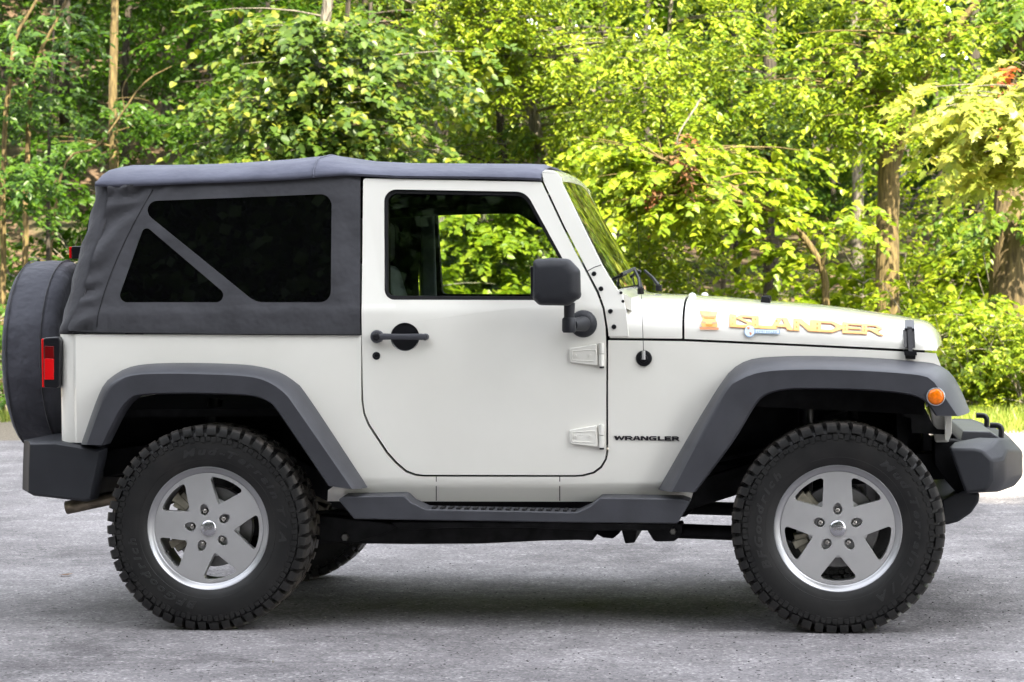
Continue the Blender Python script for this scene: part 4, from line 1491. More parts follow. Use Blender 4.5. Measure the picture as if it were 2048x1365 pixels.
# ---- lettering: strokes drawn as quads in a unit cell
STK = {
    'I': [[(.12, 0), (.88, 0), (.88, 1), (.12, 1)]],
    'L': [[(0, 0), (.34, 0), (.34, 1), (0, 1)], [(.34, 0), (1, 0), (1, .25), (.34, .25)]],
    'A': [[(0, 0), (.26, 0), (.50, 1), (.28, 1)], [(.74, 0), (1, 0), (.74, 1), (.50, 1)], [(.2, .22), (.8, .22), (.74, .44), (.26, .44)]],
    'N': [[(0, 0), (.26, 0), (.26, 1), (0, 1)], [(.74, 0), (1, 0), (1, 1), (.74, 1)], [(.66, 0), (1, 0), (.36, 1), (0, 1)]],
    'D': [[(0, 0), (.26, 0), (.26, 1), (0, 1)], [(.26, 0), (.66, 0), (.70, .22), (.26, .22)], [(.26, .78), (.66, .78), (.66, 1), (.26, 1)], [(.66, 0), (1, .35), (.76, .42), (.6, .22)], [(1, .35), (1, .65), (.76, .60), (.76, .40)], [(1, .65), (.66, 1), (.6, .78), (.76, .58)]],
    'E': [[(0, 0), (.28, 0), (.28, 1), (0, 1)], [(.28, 0), (1, 0), (1, .22), (.28, .22)], [(.28, .40), (.88, .40), (.88, .60), (.28, .60)], [(.28, .78), (1, .78), (1, 1), (.28, 1)]],
    'R': [[(0, 0), (.26, 0), (.26, 1), (0, 1)], [(.26, .78), (.80, .78), (.74, 1), (.26, 1)], [(.74, 1), (1, .74), (.96, .55), (.72, .70)], [(.26, .36), (.80, .36), (.97, .58), (.26, .56)], [(.40, .38), (.74, .38), (1.1, -.08), (.82, -.02)]],
    'S': [[(.0, .0), (.72, 0), (.60, .22), (.05, .22)], [(.72, 0), (1, .34), (.80, .52), (.58, .2)], [(1, .34), (.28, .78), (0, .72), (.76, .30)], [(0, .72), (.28, 1), (.42, .80), (.28, .66)], [(.28, 1), (.95, 1), (.95, .80), (.38, .80)]],
    'W': [[(0, 1), (.24, 1), (.36, 0), (.18, 0)], [(.18, 0), (.36, 0), (.56, 1), (.40, 1)], [(.40, 1), (.56, 1), (.76, 0), (.60, 0)], [(.60, 0), (.76, 0), (1, 1), (.80, 1)]],
    'G': [[(.18, 0), (.95, 0), (.95, .22), (.26, .22)], [(.18, 0), (0, .3), (.24, .38), (.30, .2)], [(0, .3), (0, .7), (.24, .62), (.24, .36)], [(0, .7), (.2, 1), (.3, .78), (.24, .6)], [(.2, 1), (.95, 1), (.95, .80), (.28, .80)], [(.68, .0), (.95, 0), (.95, .55), (.68, .55)], [(.5, .38), (.95, .38), (.95, .56), (.5, .56)]],
}


def lettering(word, cells, top_fn, bot_fn, place, grow, off, thick, inset=0.0):
    b = MB()
    for ch, (x0, x1) in zip(word, cells):
        for si, q in enumerate(STK[ch]):
            c = np.mean(np.array([(x0 + u * (x1 - x0), v * 10) for u, v in q]), 0)
            pts = []
            for u, v in q:
                px = x0 + u * (x1 - x0)
                py = bot_fn(px) + (top_fn(px) - bot_fn(px)) * v
                pts.append((px, py))
            cc = np.mean(np.array(pts), 0)
            pp = []
            for p in pts:
                d = np.array(p) - cc
                L = np.abs(d) + 1e-6
                pp.append(tuple(cc + d + np.sign(d) * grow))
            o_ = off + si * .00004
            NR = 4
            rows_lo, rows_hi = [], []
            a0, a1, a2, a3 = [np.array(p) for p in pp]
            for r_ in range(NR + 1):
                f_ = r_ / NR
                for rows, oo in ((rows_lo, o_), (rows_hi, o_ + thick)):
                    rows.append([place(*(a0 + (a3 - a0) * f_ + (a1 - a0 + (a2 - a3 - a1 + a0) * f_) * g_), oo) for g_ in (0, .5, 1)])
            ring = [lo_ + hi_[::-1] for lo_, hi_ in zip(rows_lo, rows_hi)]
            b.loft(ring)
    return b


def hx(x): return 1370 + x / 3.9385
isl_cells = [(hx(343), hx(412)), (hx(398), hx(536)), (hx(528), hx(682)), (hx(672), hx(852)), (hx(855), hx(1032)), (hx(1012), hx(1240)), (hx(1240), hx(1402)), (hx(1392), hx(1552))]
t_fn = lambda px: 570 + (239 + (px - 1457) * (86 / 307.0)) / 3.9385
b_fn = lambda px: 570 + (337 + (px - 1457) * (66 / 307.0)) / 3.9385
lettering('ISLANDER', isl_cells, t_fn, b_fn, hood_pt, .5, .0024, .0003).build('decal_outline', M['dec_red'], hood, merge=False)
lettering('ISLANDER', isl_cells, t_fn, b_fn, hood_pt, -.15, .0040, .0003).build('decal_lettering', M['dec_yellow'], hood, merge=False)
def flat_decal(name, polys, m_, off):
    b = MB()
    for i, q in enumerate(polys):
        b.loft([[hood_pt(p[0], p[1], off) for p in q], [hood_pt(p[0], p[1], off + .0003) for p in q]])
    return b.build(name, M[m_], hood, merge=False)
# inner strokes of the letters
inner = []
for (x0, x1), (u0, u1) in zip(isl_cells, ((.45, .55), (.3, .7), (.13, .2), (.24, .32), (.1, .17), (.1, .16), (.1, .17), (.1, .17))):
    xa, xb = x0 + (x1 - x0) * u0, x0 + (x1 - x0) * u1
    inner.append([(xa, t_fn(xa) + 6), (xb, t_fn(xb) + 6), (xb, b_fn(xb) - 5), (xa, b_fn(xa) - 5)])
inner = [q for k, q in enumerate(inner) if k != 1]
flat_decal('decal_inline', inner, 'dec_orange', .0050)
# carved-post emblem ahead of the word: flared head, narrow waist, wide foot
flat_decal('decal_emblem', [[(1398, 624), (1436, 626), (1433, 633), (1403, 632)], [(1403, 632), (1433, 633), (1432, 641), (1405, 640)], [(1406, 640), (1431, 641), (1435, 650), (1402, 649)], [(1402, 649), (1435, 650), (1434, 656), (1404, 655)]], 'dec_yellow', .0030)
flat_decal('decal_emblem_red', [[(1399, 655.5), (1438, 657), (1437, 661), (1400, 660)], [(1403, 632.2), (1417, 635), (1417, 637), (1405, 635.5)], [(1432, 633), (1418, 635), (1418, 637), (1432, 636.5)], [(1413, 625.5), (1421, 625.8), (1417, 629.5), (1416.5, 629.5)], [(1403, 644), (1412, 646), (1412, 649), (1402.5, 648)], [(1434, 645), (1424, 646.5), (1424, 649.5), (1435, 649)]], 'dec_red', .0040)
flat_decal('decal_emblem_orange', [[(1407, 637.5), (1430, 638.5), (1428, 640.8), (1409, 640)], [(1411, 650.5), (1426, 651), (1424, 654), (1413, 653.6)]], 'dec_orange', .0042)
# globe and ribbon
def circ(cx, cy, r, n_=18): return [(cx + r * math.cos(2 * PI * k / n_), cy + r * math.sin(2 * PI * k / n_)) for k in range(n_)]
flat_decal('decal_globe_edge', [circ(1499.5, 664.3, 11.0), [(1508, 660), (1560.5, 661.8), (1559, 669.4), (1508, 668)]], 'dec_blue', .0050)
flat_decal('decal_globe', [circ(1499.3, 663.8, 9.8), [(1511, 661), (1559, 662.6), (1557.8, 668.4), (1511, 667)]], 'dec_pale', .0058)
flat_decal('decal_land', [[(1494, 656.5), (1500, 657), (1498, 661), (1495, 659.5)], [(1498.5, 665), (1504, 667), (1502, 671.5), (1500.5, 671)]], 'dec_red', .0066)
def tick(x, y, w, h): return [(x, y), (x + w, y + w * .03), (x + w, y + h + w * .03), (x, y + h)]
flat_decal('decal_ribbon_text', [tick(1514 + 4.6 * k, 663.2 + .14 * k, 2.6 if k % 3 else 1.4, .9) for k in range(9)] + [tick(1514 + 4.6 * k, 665.0 + .14 * k, 1.4 if k % 2 else 2.6, .9) for k in range(9)], 'dec_blue', .0066)
# badge on the fender side
wr_cells = [(1228, 1250), (1250, 1265), (1265.5, 1281), (1281.5, 1296.5), (1298, 1313.5), (1315.5, 1328.5), (1329.5, 1342), (1344, 1358)]
lettering('WRANGLER', wr_cells, lambda p: 872.4 + (p - 1228) * .008, lambda p: 880.6 + (p - 1228) * .008, lambda x, y, o: S(x, y, o), .25, .0008, .002).build('badge_lettering', M['letter'], body, merge=False)
# ================================================================== THE PLACE
F_H = np.array([AX_F[0], AX_F[1], 0]); F_H /= np.linalg.norm(F_H)
R_H = np.array([F_H[1], -F_H[0], 0])


def W(s, d, z=0.0):
    """point s metres to the right of and d metres in front of the spot where the photographer stood"""
    p = np.array([CAM_POS[0], CAM_POS[1], 0]) + R_H * s + F_H * d
    return np.array([p[0], p[1], z])


def PX(px, py, d):
    return CAM_POS + ray(px, py) * d


def ground_z(s, d):
    slope = .30 - .20 * sstep(-3.0, 4.0, s)
    t = max(0.0, d - 28.5)
    z = slope * t * min(1, t / 4) 
    z += .10 * math.sin(s * 1.7 + d * .6) * min(1, t / 5) + .06 * math.sin(s * 3.1 - d * 1.3) * min(1, t / 5)
    return z


def to_sd(p):
    q = np.array(p[:3]) - np.array([CAM_POS[0], CAM_POS[1], 0])
    return float(q @ R_H), float(q @ F_H)


# ---- ground materials
def make_floor():
    m, n, l, b = new_mat('leaf_litter')
    setp(b, rough=0.95)
    nz, rp = noise_mix(n, l, None, (0.035, 0.022, 0.013), (0.16, 0.10, 0.06), 9, detail=9, lo=.3, hi=.75, rough=.75)
    n2, r2 = noise_mix(n, l, None, (0, 0, 0), (1, 1, 1), .5, lo=.45, hi=.65)
    mx = node(n, 'ShaderNodeMix', data_type='RGBA')
    l.new(r2.outputs['Color'], mx.inputs['Factor']); l.new(rp.outputs['Color'], mx.inputs['A'])
    mx.inputs['B'].default_value = (0.035, 0.05, 0.016, 1)
    l.new(mx.outputs['Result'], b.inputs['Base Color'])
    bump(n, l, b, nz.outputs['Fac'], .8, .05)
    return m


def make_asphalt():
    m, n, l, b = new_mat('worn_asphalt')
    setp(b, rough=0.88, spec=0.3)
    tc = node(n, 'ShaderNodeTexCoord')
    # broad wear
    nzA, rA = noise_mix(n, l, None, (0.094, 0.087, 0.091), (0.228, 0.215, 0.220), .8, detail=8, lo=.34, hi=.66, rough=.62)
    # mid mottling: bare, chalky stone patches
    nzB, rB = noise_mix(n, l, None, (0, 0, 0), (1, 1, 1), 4.2, detail=10, lo=.48, hi=.74, rough=.78)
    mx1 = node(n, 'ShaderNodeMix', data_type='RGBA'); mx1.inputs['B'].default_value = (.40, .385, .385, 1)
    mtB = node(n, 'ShaderNodeMath', operation='MULTIPLY'); mtB.inputs[1].default_value = 1.0
    nzF, rF = noise_mix(n, l, None, (0.1, 0.1, 0.1), (1, 1, 1), 42, detail=3, lo=.40, hi=.62)
    mtB2 = node(n, 'ShaderNodeMath', operation='MULTIPLY')
    l.new(rB.outputs['Color'], mtB.inputs[0]); l.new(mtB.outputs[0], mtB2.inputs[0]); l.new(rF.outputs['Color'], mtB2.inputs[1])
    l.new(mtB2.outputs[0], mx1.inputs['Factor']); l.new(rA.outputs['Color'], mx1.inputs['A'])
    # fine aggregate: pale and dark chips
    vo = node(n, 'ShaderNodeTexVoronoi'); vo.inputs['Scale'].default_value = 105
    l.new(tc.outputs['Object'], vo.inputs['Vector'])
    sep = node(n, 'ShaderNodeSeparateColor'); l.new(vo.outputs['Color'], sep.inputs['Color'])
    rpC = node(n, 'ShaderNodeValToRGB')
    e = rpC.color_ramp.elements
    e[0].position = 0; e[0].color = (.52, .52, .53, 1)
    e[1].position = 1; e[1].color = (1.8, 1.77, 1.72, 1)
    for ps, v in ((.12, .80), (.5, 1.0), (.86, 1.1)):
        q = e.new(ps); q.color = (v, v, v, 1)
    l.new(sep.outputs['Red'], rpC.inputs['Fac'])
    mx2 = node(n, 'ShaderNodeMix', data_type='RGBA', blend_type='MULTIPLY'); mx2.inputs['Factor'].default_value = 1
    l.new(mx1.outputs['Result'], mx2.inputs['A']); l.new(rpC.outputs['Color'], mx2.inputs['B'])
    # sparse black grit
    v2 = node(n, 'ShaderNodeTexVoronoi'); v2.inputs['Scale'].default_value = 24
    l.new(tc.outputs['Object'], v2.inputs['Vector'])
    s2 = node(n, 'ShaderNodeSeparateColor'); l.new(v2.outputs['Color'], s2.inputs['Color'])
    lt = node(n, 'ShaderNodeMath', operation='LESS_THAN'); l.new(v2.outputs['Distance'], lt.inputs[0])
    mr = node(n, 'ShaderNodeMath', operation='MULTIPLY'); l.new(s2.outputs['Green'], mr.inputs[0]); mr.inputs[1].default_value = .22
    l.new(mr.outputs[0], lt.inputs[1])
    gt = node(n, 'ShaderNodeMath', operation='GREATER_THAN'); l.new(s2.outputs['Blue'], gt.inputs[0]); gt.inputs[1].default_value = .62
    mm = node(n, 'ShaderNodeMath', operation='MULTIPLY'); l.new(lt.outputs[0], mm.inputs[0]); l.new(gt.outputs[0], mm.inputs[1])
    mx3 = node(n, 'ShaderNodeMix', data_type='RGBA'); mx3.inputs['B'].default_value = (.022, .020, .022, 1)
    l.new(mm.outputs[0], mx3.inputs['Factor']); l.new(mx2.outputs['Result'], mx3.inputs['A'])
    # hair cracks
    v3 = node(n, 'ShaderNodeTexVoronoi', feature='DISTANCE_TO_EDGE'); v3.inputs['Scale'].default_value = .85
    nw = node(n, 'ShaderNodeTexNoise'); nw.inputs['Scale'].default_value = 3.5; nw.inputs['Detail'].default_value = 6
    l.new(tc.outputs['Object'], nw.inputs['Vector'])
    va = node(n, 'ShaderNodeVectorMath', operation='MULTIPLY_ADD'); va.inputs[1].default_value = (.42, .42, .42)
    l.new(nw.outputs['Color'], va.inputs[0]); l.new(tc.outputs['Object'], va.inputs[2])
    l.new(va.outputs[0], v3.inputs['Vector'])
    lt2 = node(n, 'ShaderNodeMapRange'); lt2.inputs['From Min'].default_value = .003; lt2.inputs['From Max'].default_value = .011
    lt2.inputs['To Min'].default_value = .42; lt2.inputs['To Max'].default_value = 0
    l.new(v3.outputs['Distance'], lt2.inputs['Value'])
    nc, rc_ = noise_mix(n, l, None, (0, 0, 0), (1, 1, 1), .35, lo=.54, hi=.64)
    mc = node(n, 'ShaderNodeMath', operation='MULTIPLY'); l.new(lt2.outputs[0], mc.inputs[0]); l.new(rc_.outputs['Color'], mc.inputs[1])
    mx4 = node(n, 'ShaderNodeMix', data_type='RGBA'); mx4.inputs['B'].default_value = (.03, .028, .028, 1)
    l.new(mc.outputs[0], mx4.inputs['Factor']); l.new(mx3.outputs['Result'], mx4.inputs['A'])
    l.new(mx4.outputs['Result'], b.inputs['Base Color'])
    b1 = bump(n, l, b, vo.outputs['Distance'], .5, .006)
    bump(n, l, b, nzF.outputs['Fac'], .35, .012, prev=b1)
    return m


M['floor'] = make_floor()
M['asphalt'] = make_asphalt()
M['gravel'] = simple('pale_gravel', (.15, .125, .095), .95, var=.45, scale=55, bumps=.6, bscale=90)


def grid_mesh(name, s0, s1, d0, d1, ns, nd, zf, m):
    vs, fs = [], []
    for j in range(nd + 1):
        d = d0 + (d1 - d0) * j / nd
        for i in range(ns + 1):
            s = s0 + (s1 - s0) * i / ns
            vs.append(tuple(W(s, d, zf(s, d))))
    for j in range(nd):
        for i in range(ns):
            a = j * (ns + 1) + i
            fs.append((a, a + 1, a + ns + 2, a + ns + 1))
    o = MB().add(vs, fs).build(name, m, None, sharp=180, merge=False)
    return o


g = grid_mesh('ground', -130, 130, -90, 24, 20, 12, lambda s, d: -.006, M['floor']); tag(g, kind='structure')
hill = grid_mesh('hillside', -130, 130, 24, 190, 170, 120, lambda s, d: -.006 + (ground_z(s, d) if d < 75 else ground_z(s, 75) + .12 * (d - 75)), M['floor'])
tag(hill, kind='structure')
pv = grid_mesh('pavement', -60, 60, -60, 21.6, 4, 4, lambda s, d: 0.0, M['asphalt']); tag(pv, kind='structure')
ve = MB().add([tuple(W(s, d, -.002)) for s, d in ((-40, 21.4), (-2.5, 21.4), (-3.0, 25.6), (-40, 25.2))], [(0, 1, 2, 3)]).build('gravel_verge', M['gravel'], None)
tag(ve, kind='structure')


# ---- bark and leaf materials
def make_bark(name, c0, c1, scale=7):
    m, n, l, b = new_mat(name)
    setp(b, rough=.92)
    tc = node(n, 'ShaderNodeTexCoord'); mp = node(n, 'ShaderNodeMapping'); mp.inputs['Scale'].default_value = (6, 6, .9)
    l.new(tc.outputs['Object'], mp.inputs['Vector'])
    nz = node(n, 'ShaderNodeTexNoise'); nz.inputs['Scale'].default_value = scale; nz.inputs['Detail'].default_value = 7
    l.new(mp.outputs['Vector'], nz.inputs['Vector'])
    rp = node(n, 'ShaderNodeValToRGB'); rp.color_ramp.elements[0].position = .35; rp.color_ramp.elements[1].position = .66
    rp.color_ramp.elements[0].color = (*c0, 1); rp.color_ramp.elements[1].color = (*c1, 1)
    l.new(nz.outputs['Fac'], rp.inputs['Fac']); l.new(rp.outputs['Color'], b.inputs['Base Color'])
    bump(n, l, b, nz.outputs['Fac'], .9, .03)
    return m


def make_leaf(name, cols, trans, tfac=.42, gloss=.12):
    """thin leaf: diffuse top, light shining through, waxy sheen; every leaf its own shade"""
    m, n, l, b = new_mat(name)
    out = n['Material Output']
    ge = node(n, 'ShaderNodeNewGeometry')
    rp = node(n, 'ShaderNodeValToRGB')
    el = rp.color_ramp.elements
    el[0].position = 0; el[0].color = (*cols[0], 1); el[1].position = 1; el[1].color = (*cols[-1], 1)
    for k, c in enumerate(cols[1:-1]):
        q = el.new((k + 1) / (len(cols) - 1)); q.color = (*c, 1)
    l.new(ge.outputs['Random Per Island'], rp.inputs['Fac'])
    setp(b, rough=.38, spec=.27)
    l.new(rp.outputs['Color'], b.inputs['Base Color'])
    tl = node(n, 'ShaderNodeBsdfTranslucent')
    mu = node(n, 'ShaderNodeMix', data_type='RGBA', blend_type='MULTIPLY'); mu.inputs['Factor'].default_value = 1
    mu.inputs['B'].default_value = (*trans, 1)
    l.new(rp.outputs['Color'], mu.inputs['A']); l.new(mu.outputs['Result'], tl.inputs['Color'])
    mx = node(n, 'ShaderNodeMixShader'); mx.inputs['Fac'].default_value = tfac
    l.new(b.outputs[0], mx.inputs[1]); l.new(tl.outputs[0], mx.inputs[2]); l.new(mx.outputs[0], out.inputs['Surface'])
    return m


M['bark_tan'] = make_bark('tan_bark', (.058, .040, .014), (.165, .118, .045))
M['bark_grey'] = make_bark('grey_bark', (.06, .052, .042), (.20, .175, .14))
M['bark_dark'] = make_bark('dark_bark', (.018, .014, .010), (.06, .048, .035))
M['bark_gold'] = make_bark('golden_brown_bark', (.036, .024, .009), (.115, .082, .036), 5)
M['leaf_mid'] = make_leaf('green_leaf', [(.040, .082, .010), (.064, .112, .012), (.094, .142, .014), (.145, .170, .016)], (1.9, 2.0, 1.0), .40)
M['leaf_sun'] = make_leaf('sunlit_green_leaf', [(.080, .130, .008), (.122, .180, .010), (.17, .225, .013), (.235, .265, .022)], (1.6, 1.6, 1.0))  # lit copy of the green leaf, sunlight put into the colour
M['leaf_shaded'] = make_leaf('shaded_green_leaf', [(.024, .060, .009), (.040, .086, .010), (.064, .118, .012)], (2.0, 2.2, 1.0), .38)  # shaded copy of the green leaf, shade put into the colour
M['leaf_deep'] = make_leaf('deep_shade_leaf', [(.020, .045, .008), (.030, .060, .010), (.042, .078, .012)], (1.5, 1.6, 1.0), .10)  # shade put into the colour so the opposite woods bounce little light
M['leaf_linden'] = make_leaf('olive_linden_leaf', [(.034, .066, .012), (.050, .090, .014), (.072, .115, .018), (.15, .16, .02)], (1.8, 1.9, 1.0), .38)
M['leaf_maple'] = make_leaf('yellow_green_maple_leaf', [(.17, .22, .035), (.22, .27, .045), (.27, .29, .055), (.30, .29, .065)], (1.7, 1.6, 1.0), .45)
M['leaf_dead'] = make_leaf('dead_brown_leaf', [(.14, .055, .025), (.20, .09, .04), (.10, .05, .03)], (1.3, 1.1, 1.0), .3)
M['leaf_red'] = make_leaf('rust_red_leaf', [(.30, .085, .025), (.22, .06, .02)], (1.5, 1.2, 1.0), .35)
M['grass'] = make_leaf('sunlit_grass', [(.13, .19, .03), (.19, .235, .04), (.26, .27, .07)], (1.6, 1.6, 1.2), .35)

LEAF = {
    'ovate': (np.array([(0, 0, 0), (-.17, .10, .03), (-.30, .36, .06), (-.20, .72, .03), (0, 1.05, -.08), (.20, .72, .03), (.30, .36, .06), (.17, .10, .03)]),
              [(0, 4, 3, 2, 1), (0, 7, 6, 5, 4)]),
    'broad': (np.array([(0, .03, 0), (-.24, -.02, .03), (-.42, .26, .07), (-.30, .66, .04), (0, 1.0, -.10), (.30, .66, .04), (.42, .26, .07), (.24, -.02, .03)]),
              [(0, 4, 3, 2, 1), (0, 7, 6, 5, 4)]),
    'maple': (np.array([(0, 0, 0), (-.22, -.06, .02), (-.20, .12, .03), (-.52, .30, .04), (-.28, .42, .04), (-.30, .70, .02), (-.12, .62, .02), (0, 1.05, -.08),
                        (.12, .62, .02), (.30, .70, .02), (.28, .42, .04), (.52, .30, .04), (.20, .12, .03), (.22, -.06, .02)]),
              [(0, 7, 6, 5, 4, 3, 2, 1), (0, 13, 12, 11, 10, 9, 8, 7)]),
    'card': (np.array([(0, 0, 0), (-.42, .45, .1), (0, 1.0, 0), (.42, .45, .1)]), [(0, 2, 1), (0, 3, 2)]),
}


def unit(a):
    return a / np.maximum(1e-9, np.linalg.norm(a, axis=-1, keepdims=True))


def leaves_mesh(name, P, ax, nrm, size, shape, m):
    T, F = LEAF[shape]
    n, k = len(P), len(T)
    ax = unit(ax)
    side = unit(np.cross(ax, nrm))
    nn = np.cross(side, ax)
    V = P[:, None, :] + size[:, None, None] * (T[None, :, 0, None] * side[:, None, :] + T[None, :, 1, None] * ax[:, None, :] + T[None, :, 2, None] * nn[:, None, :])
    V = V.reshape(-1, 3).astype(np.float32)
    fl = np.concatenate([np.array(f) for f in F])
    ls = np.array([len(f) for f in F])
    loops = (np.arange(n)[:, None] * k + fl[None, :]).ravel().astype(np.int32)
    tot = np.tile(ls, n)
    start = np.concatenate([[0], np.cumsum(tot)[:-1]]).astype(np.int32)
    me = bpy.data.meshes.new(name)
    me.vertices.add(len(V)); me.vertices.foreach_set('co', V.ravel())
    me.loops.add(len(loops)); me.loops.foreach_set('vertex_index', loops)
    me.polygons.add(len(tot)); me.polygons.foreach_set('loop_start', start)
    me.materials.append(m)
    me.update(calc_edges=True)
    o = bpy.data.objects.new(name, me)
    COL.objects.link(o)
    return o


def spray_leaves(tips, dirs, rng, per=12, length=.42, leaf=.10, droop=.35, tilt=.35):
    """leafy twigs: each starts at a tip point, runs along dirs and carries alternate leaves"""
    n = len(tips)
    dirs = unit(dirs)
    up = np.array([0, 0, 1.0])
    lat = unit(np.cross(dirs, up) + 1e-6)
    t = (np.arange(per) + .5) / per
    L = length * rng.uniform(.7, 1.25, (n, 1, 1))
    sag = -droop * L * (t ** 2)[None, :, None] * up
    P = tips[:, None, :] + dirs[:, None, :] * L * t[None, :, None] + sag
    sgn = np.where(np.arange(per) % 2 == 0, 1, -1)[None, :, None]
    a = dirs[:, None, :] * rng.uniform(.35, .8, (n, per, 1)) + sgn * lat[:, None, :] * .85 + rng.normal(0, .28, (n, per, 3))
    a = a - up * rng.uniform(.05, .75, (n, per, 1))
    nr = up + rng.normal(0, tilt, (n, per, 3)) + np.array([.12, -.35, 0])
    sz = leaf * rng.uniform(.6, 1.25, (n, per)) * (1.05 - .25 * t[None, :])
    return P.reshape(-1, 3), a.reshape(-1, 3), nr.reshape(-1, 3), sz.ravel()


def boughs_in(blobs, trunk, rng, per=12, leaf=.10, length=.42, tube=None, nb=None, droop=.35):
    """fans of sprays along boughs that grow from the trunk into ellipsoidal masses"""
    allp = []
    for c, rad, ns in blobs:
        c = np.array(c); rad = np.array(rad)
        k = nb or max(3, int(ns / 26))
        per_b = max(4, ns // k)
        for i in range(k):
            q = rng.normal(0, 1, 3); q /= np.linalg.norm(q); q *= rng.uniform(.35, 1.0) ** .5
            end = c + q * rad
            # root: trunk point a little below the bough's end
            tr = np.array(trunk)
            j = np.argmin(np.abs(tr[:, 2] - (end[2] - .15 * np.linalg.norm(end[:2] - c[:2]))) + .15 * np.linalg.norm(tr - end, axis=1))
            root = tr[j]
            mid = (root + end) / 2 + np.array([0, 0, .10 * np.linalg.norm(end - root)])
            ts = np.linspace(0, 1, 9)[:, None]
            curve = (1 - ts) ** 2 * root + 2 * ts * (1 - ts) * mid + ts ** 2 * end
            if tube is not None:
                r0 = .004 + .006 * np.linalg.norm(end - root)
                tube.tube(curve[::2], np.linspace(min(r0, .016), .002, 5), 5, cap=False)
            Lb = np.linalg.norm(end - root)
            spread = .55 + .35 * max(rad)
            t0 = max(.15, 1 - 1.7 * max(rad) / max(Lb, .3))
            tt = rng.uniform(t0, 1.02, per_b)
            base = np.stack([np.interp(tt, ts[:, 0], curve[:, a]) for a in range(3)], 1)
            d = unit(end - mid)
            lat = unit(np.cross(d, [0, 0, 1.0]))
            off = rng.uniform(-1, 1, per_b)
            taper = np.clip(1.15 - .8 * (tt - t0) / (1 - t0), .3, 1)
            base = base + lat * (off * spread * .55 * taper)[:, None] + rng.normal(0, .07, (per_b, 3))
            base[:, 2] -= .18 * np.abs(off) * taper + rng.uniform(0, .06, per_b)
            dd = d * .8 + lat * (np.sign(off) * rng.uniform(.3, 1.0, per_b))[:, None] + rng.normal(0, .25, (per_b, 3))
            dd[:, 2] -= .15
            allp.append((base, dd))
    tips = np.concatenate([a for a, _ in allp]); dirs = np.concatenate([b_ for _, b_ in allp])
    return spray_leaves(tips, dirs, rng, per, length, leaf, droop)


def trunk_path(pts, sub=5):
    return [np.array(p) for p in smooth_line([tuple(p) for p in pts], sub)]


def tree(name, label, path, radii, blobs, leaf_m, bark, seed, leaf=.10, per=12, shape='ovate', length=.42, limbs=(), group=None, cat='tree', droop=.35, nb=None):
    """path/limbs: world points; blobs: (centre, radii, number of sprays)"""
    rng = np.random.default_rng(seed)
    base = np.array(path[0])
    root = empty(name, tuple(base))
    tag(root, label, cat, group)
    tp = trunk_path(path)
    rr = np.interp(np.linspace(0, 1, len(tp)), np.linspace(0, 1, len(radii)), radii)
    tb = MB()
    wob = np.cumsum(rng.normal(0, .004, (len(tp), 3)), 0)
    loc = [p - base + w_ for p, w_ in zip(tp, wob)]
    tb.tube(loc, rr, 12)
    skel = [np.array(p) for p in loc]
    for lp, lr in limbs:
        q = trunk_path([np.array(p) - base for p in lp])
        tb.tube(q, np.interp(np.linspace(0, 1, len(q)), [0, 1], lr), 8)
        skel += list(q)
    if blobs:
        P, a, nr, sz = boughs_in([(np.array(c) - base, r_, n_) for c, r_, n_ in blobs], skel, rng, per, leaf, length, tb, nb, droop)
        cr = leaves_mesh('crown', P, a, nr, sz, shape, leaf_m)
        cr.parent = root
    to = tb.build('trunk', bark, root, sharp=80, merge=False)
    return root


def base_at(px, d):
    s = (px - 1024) / FPX * d
    return W(s, d, ground_z(s, d) - .12)


def along(pts):
    return [PX(*p) for p in pts]


def copy_tree(root, loc, rz, sc, label=None, group=None):
    r = root.copy(); COL.objects.link(r)
    r.location = loc; r.rotation_euler = (0, 0, rz); r.scale = (sc, sc, sc)
    if label: r['label'] = label
    if group: r['group'] = group
    for ch in list(root.children):
        c = ch.copy(); COL.objects.link(c); c.parent = r
    return r


# ---- named trees, each with its own trunk where the photograph shows one
def B(px, py, d, rx, ry, rz, n): return (PX(px, py, d), (rx, ry, rz), n)

LRNG = random.Random(17)
def LAY(px0, px1, py0, py1, d, k, n, rx=.75, dd=.5, rz=.11):
    """k flat leafy layers spread over part of a crown, so that dark gaps stay between them"""
    out = []
    for i in range(k):
        py = py0 + (py1 - py0) * (i + LRNG.uniform(.1, .9)) / k
        out.append(B(LRNG.uniform(px0, px1), py, d + LRNG.uniform(-dd, dd), rx * LRNG.uniform(.7, 1.25), .5, rz * LRNG.uniform(.7, 1.4), int(n * .74)))
    return out


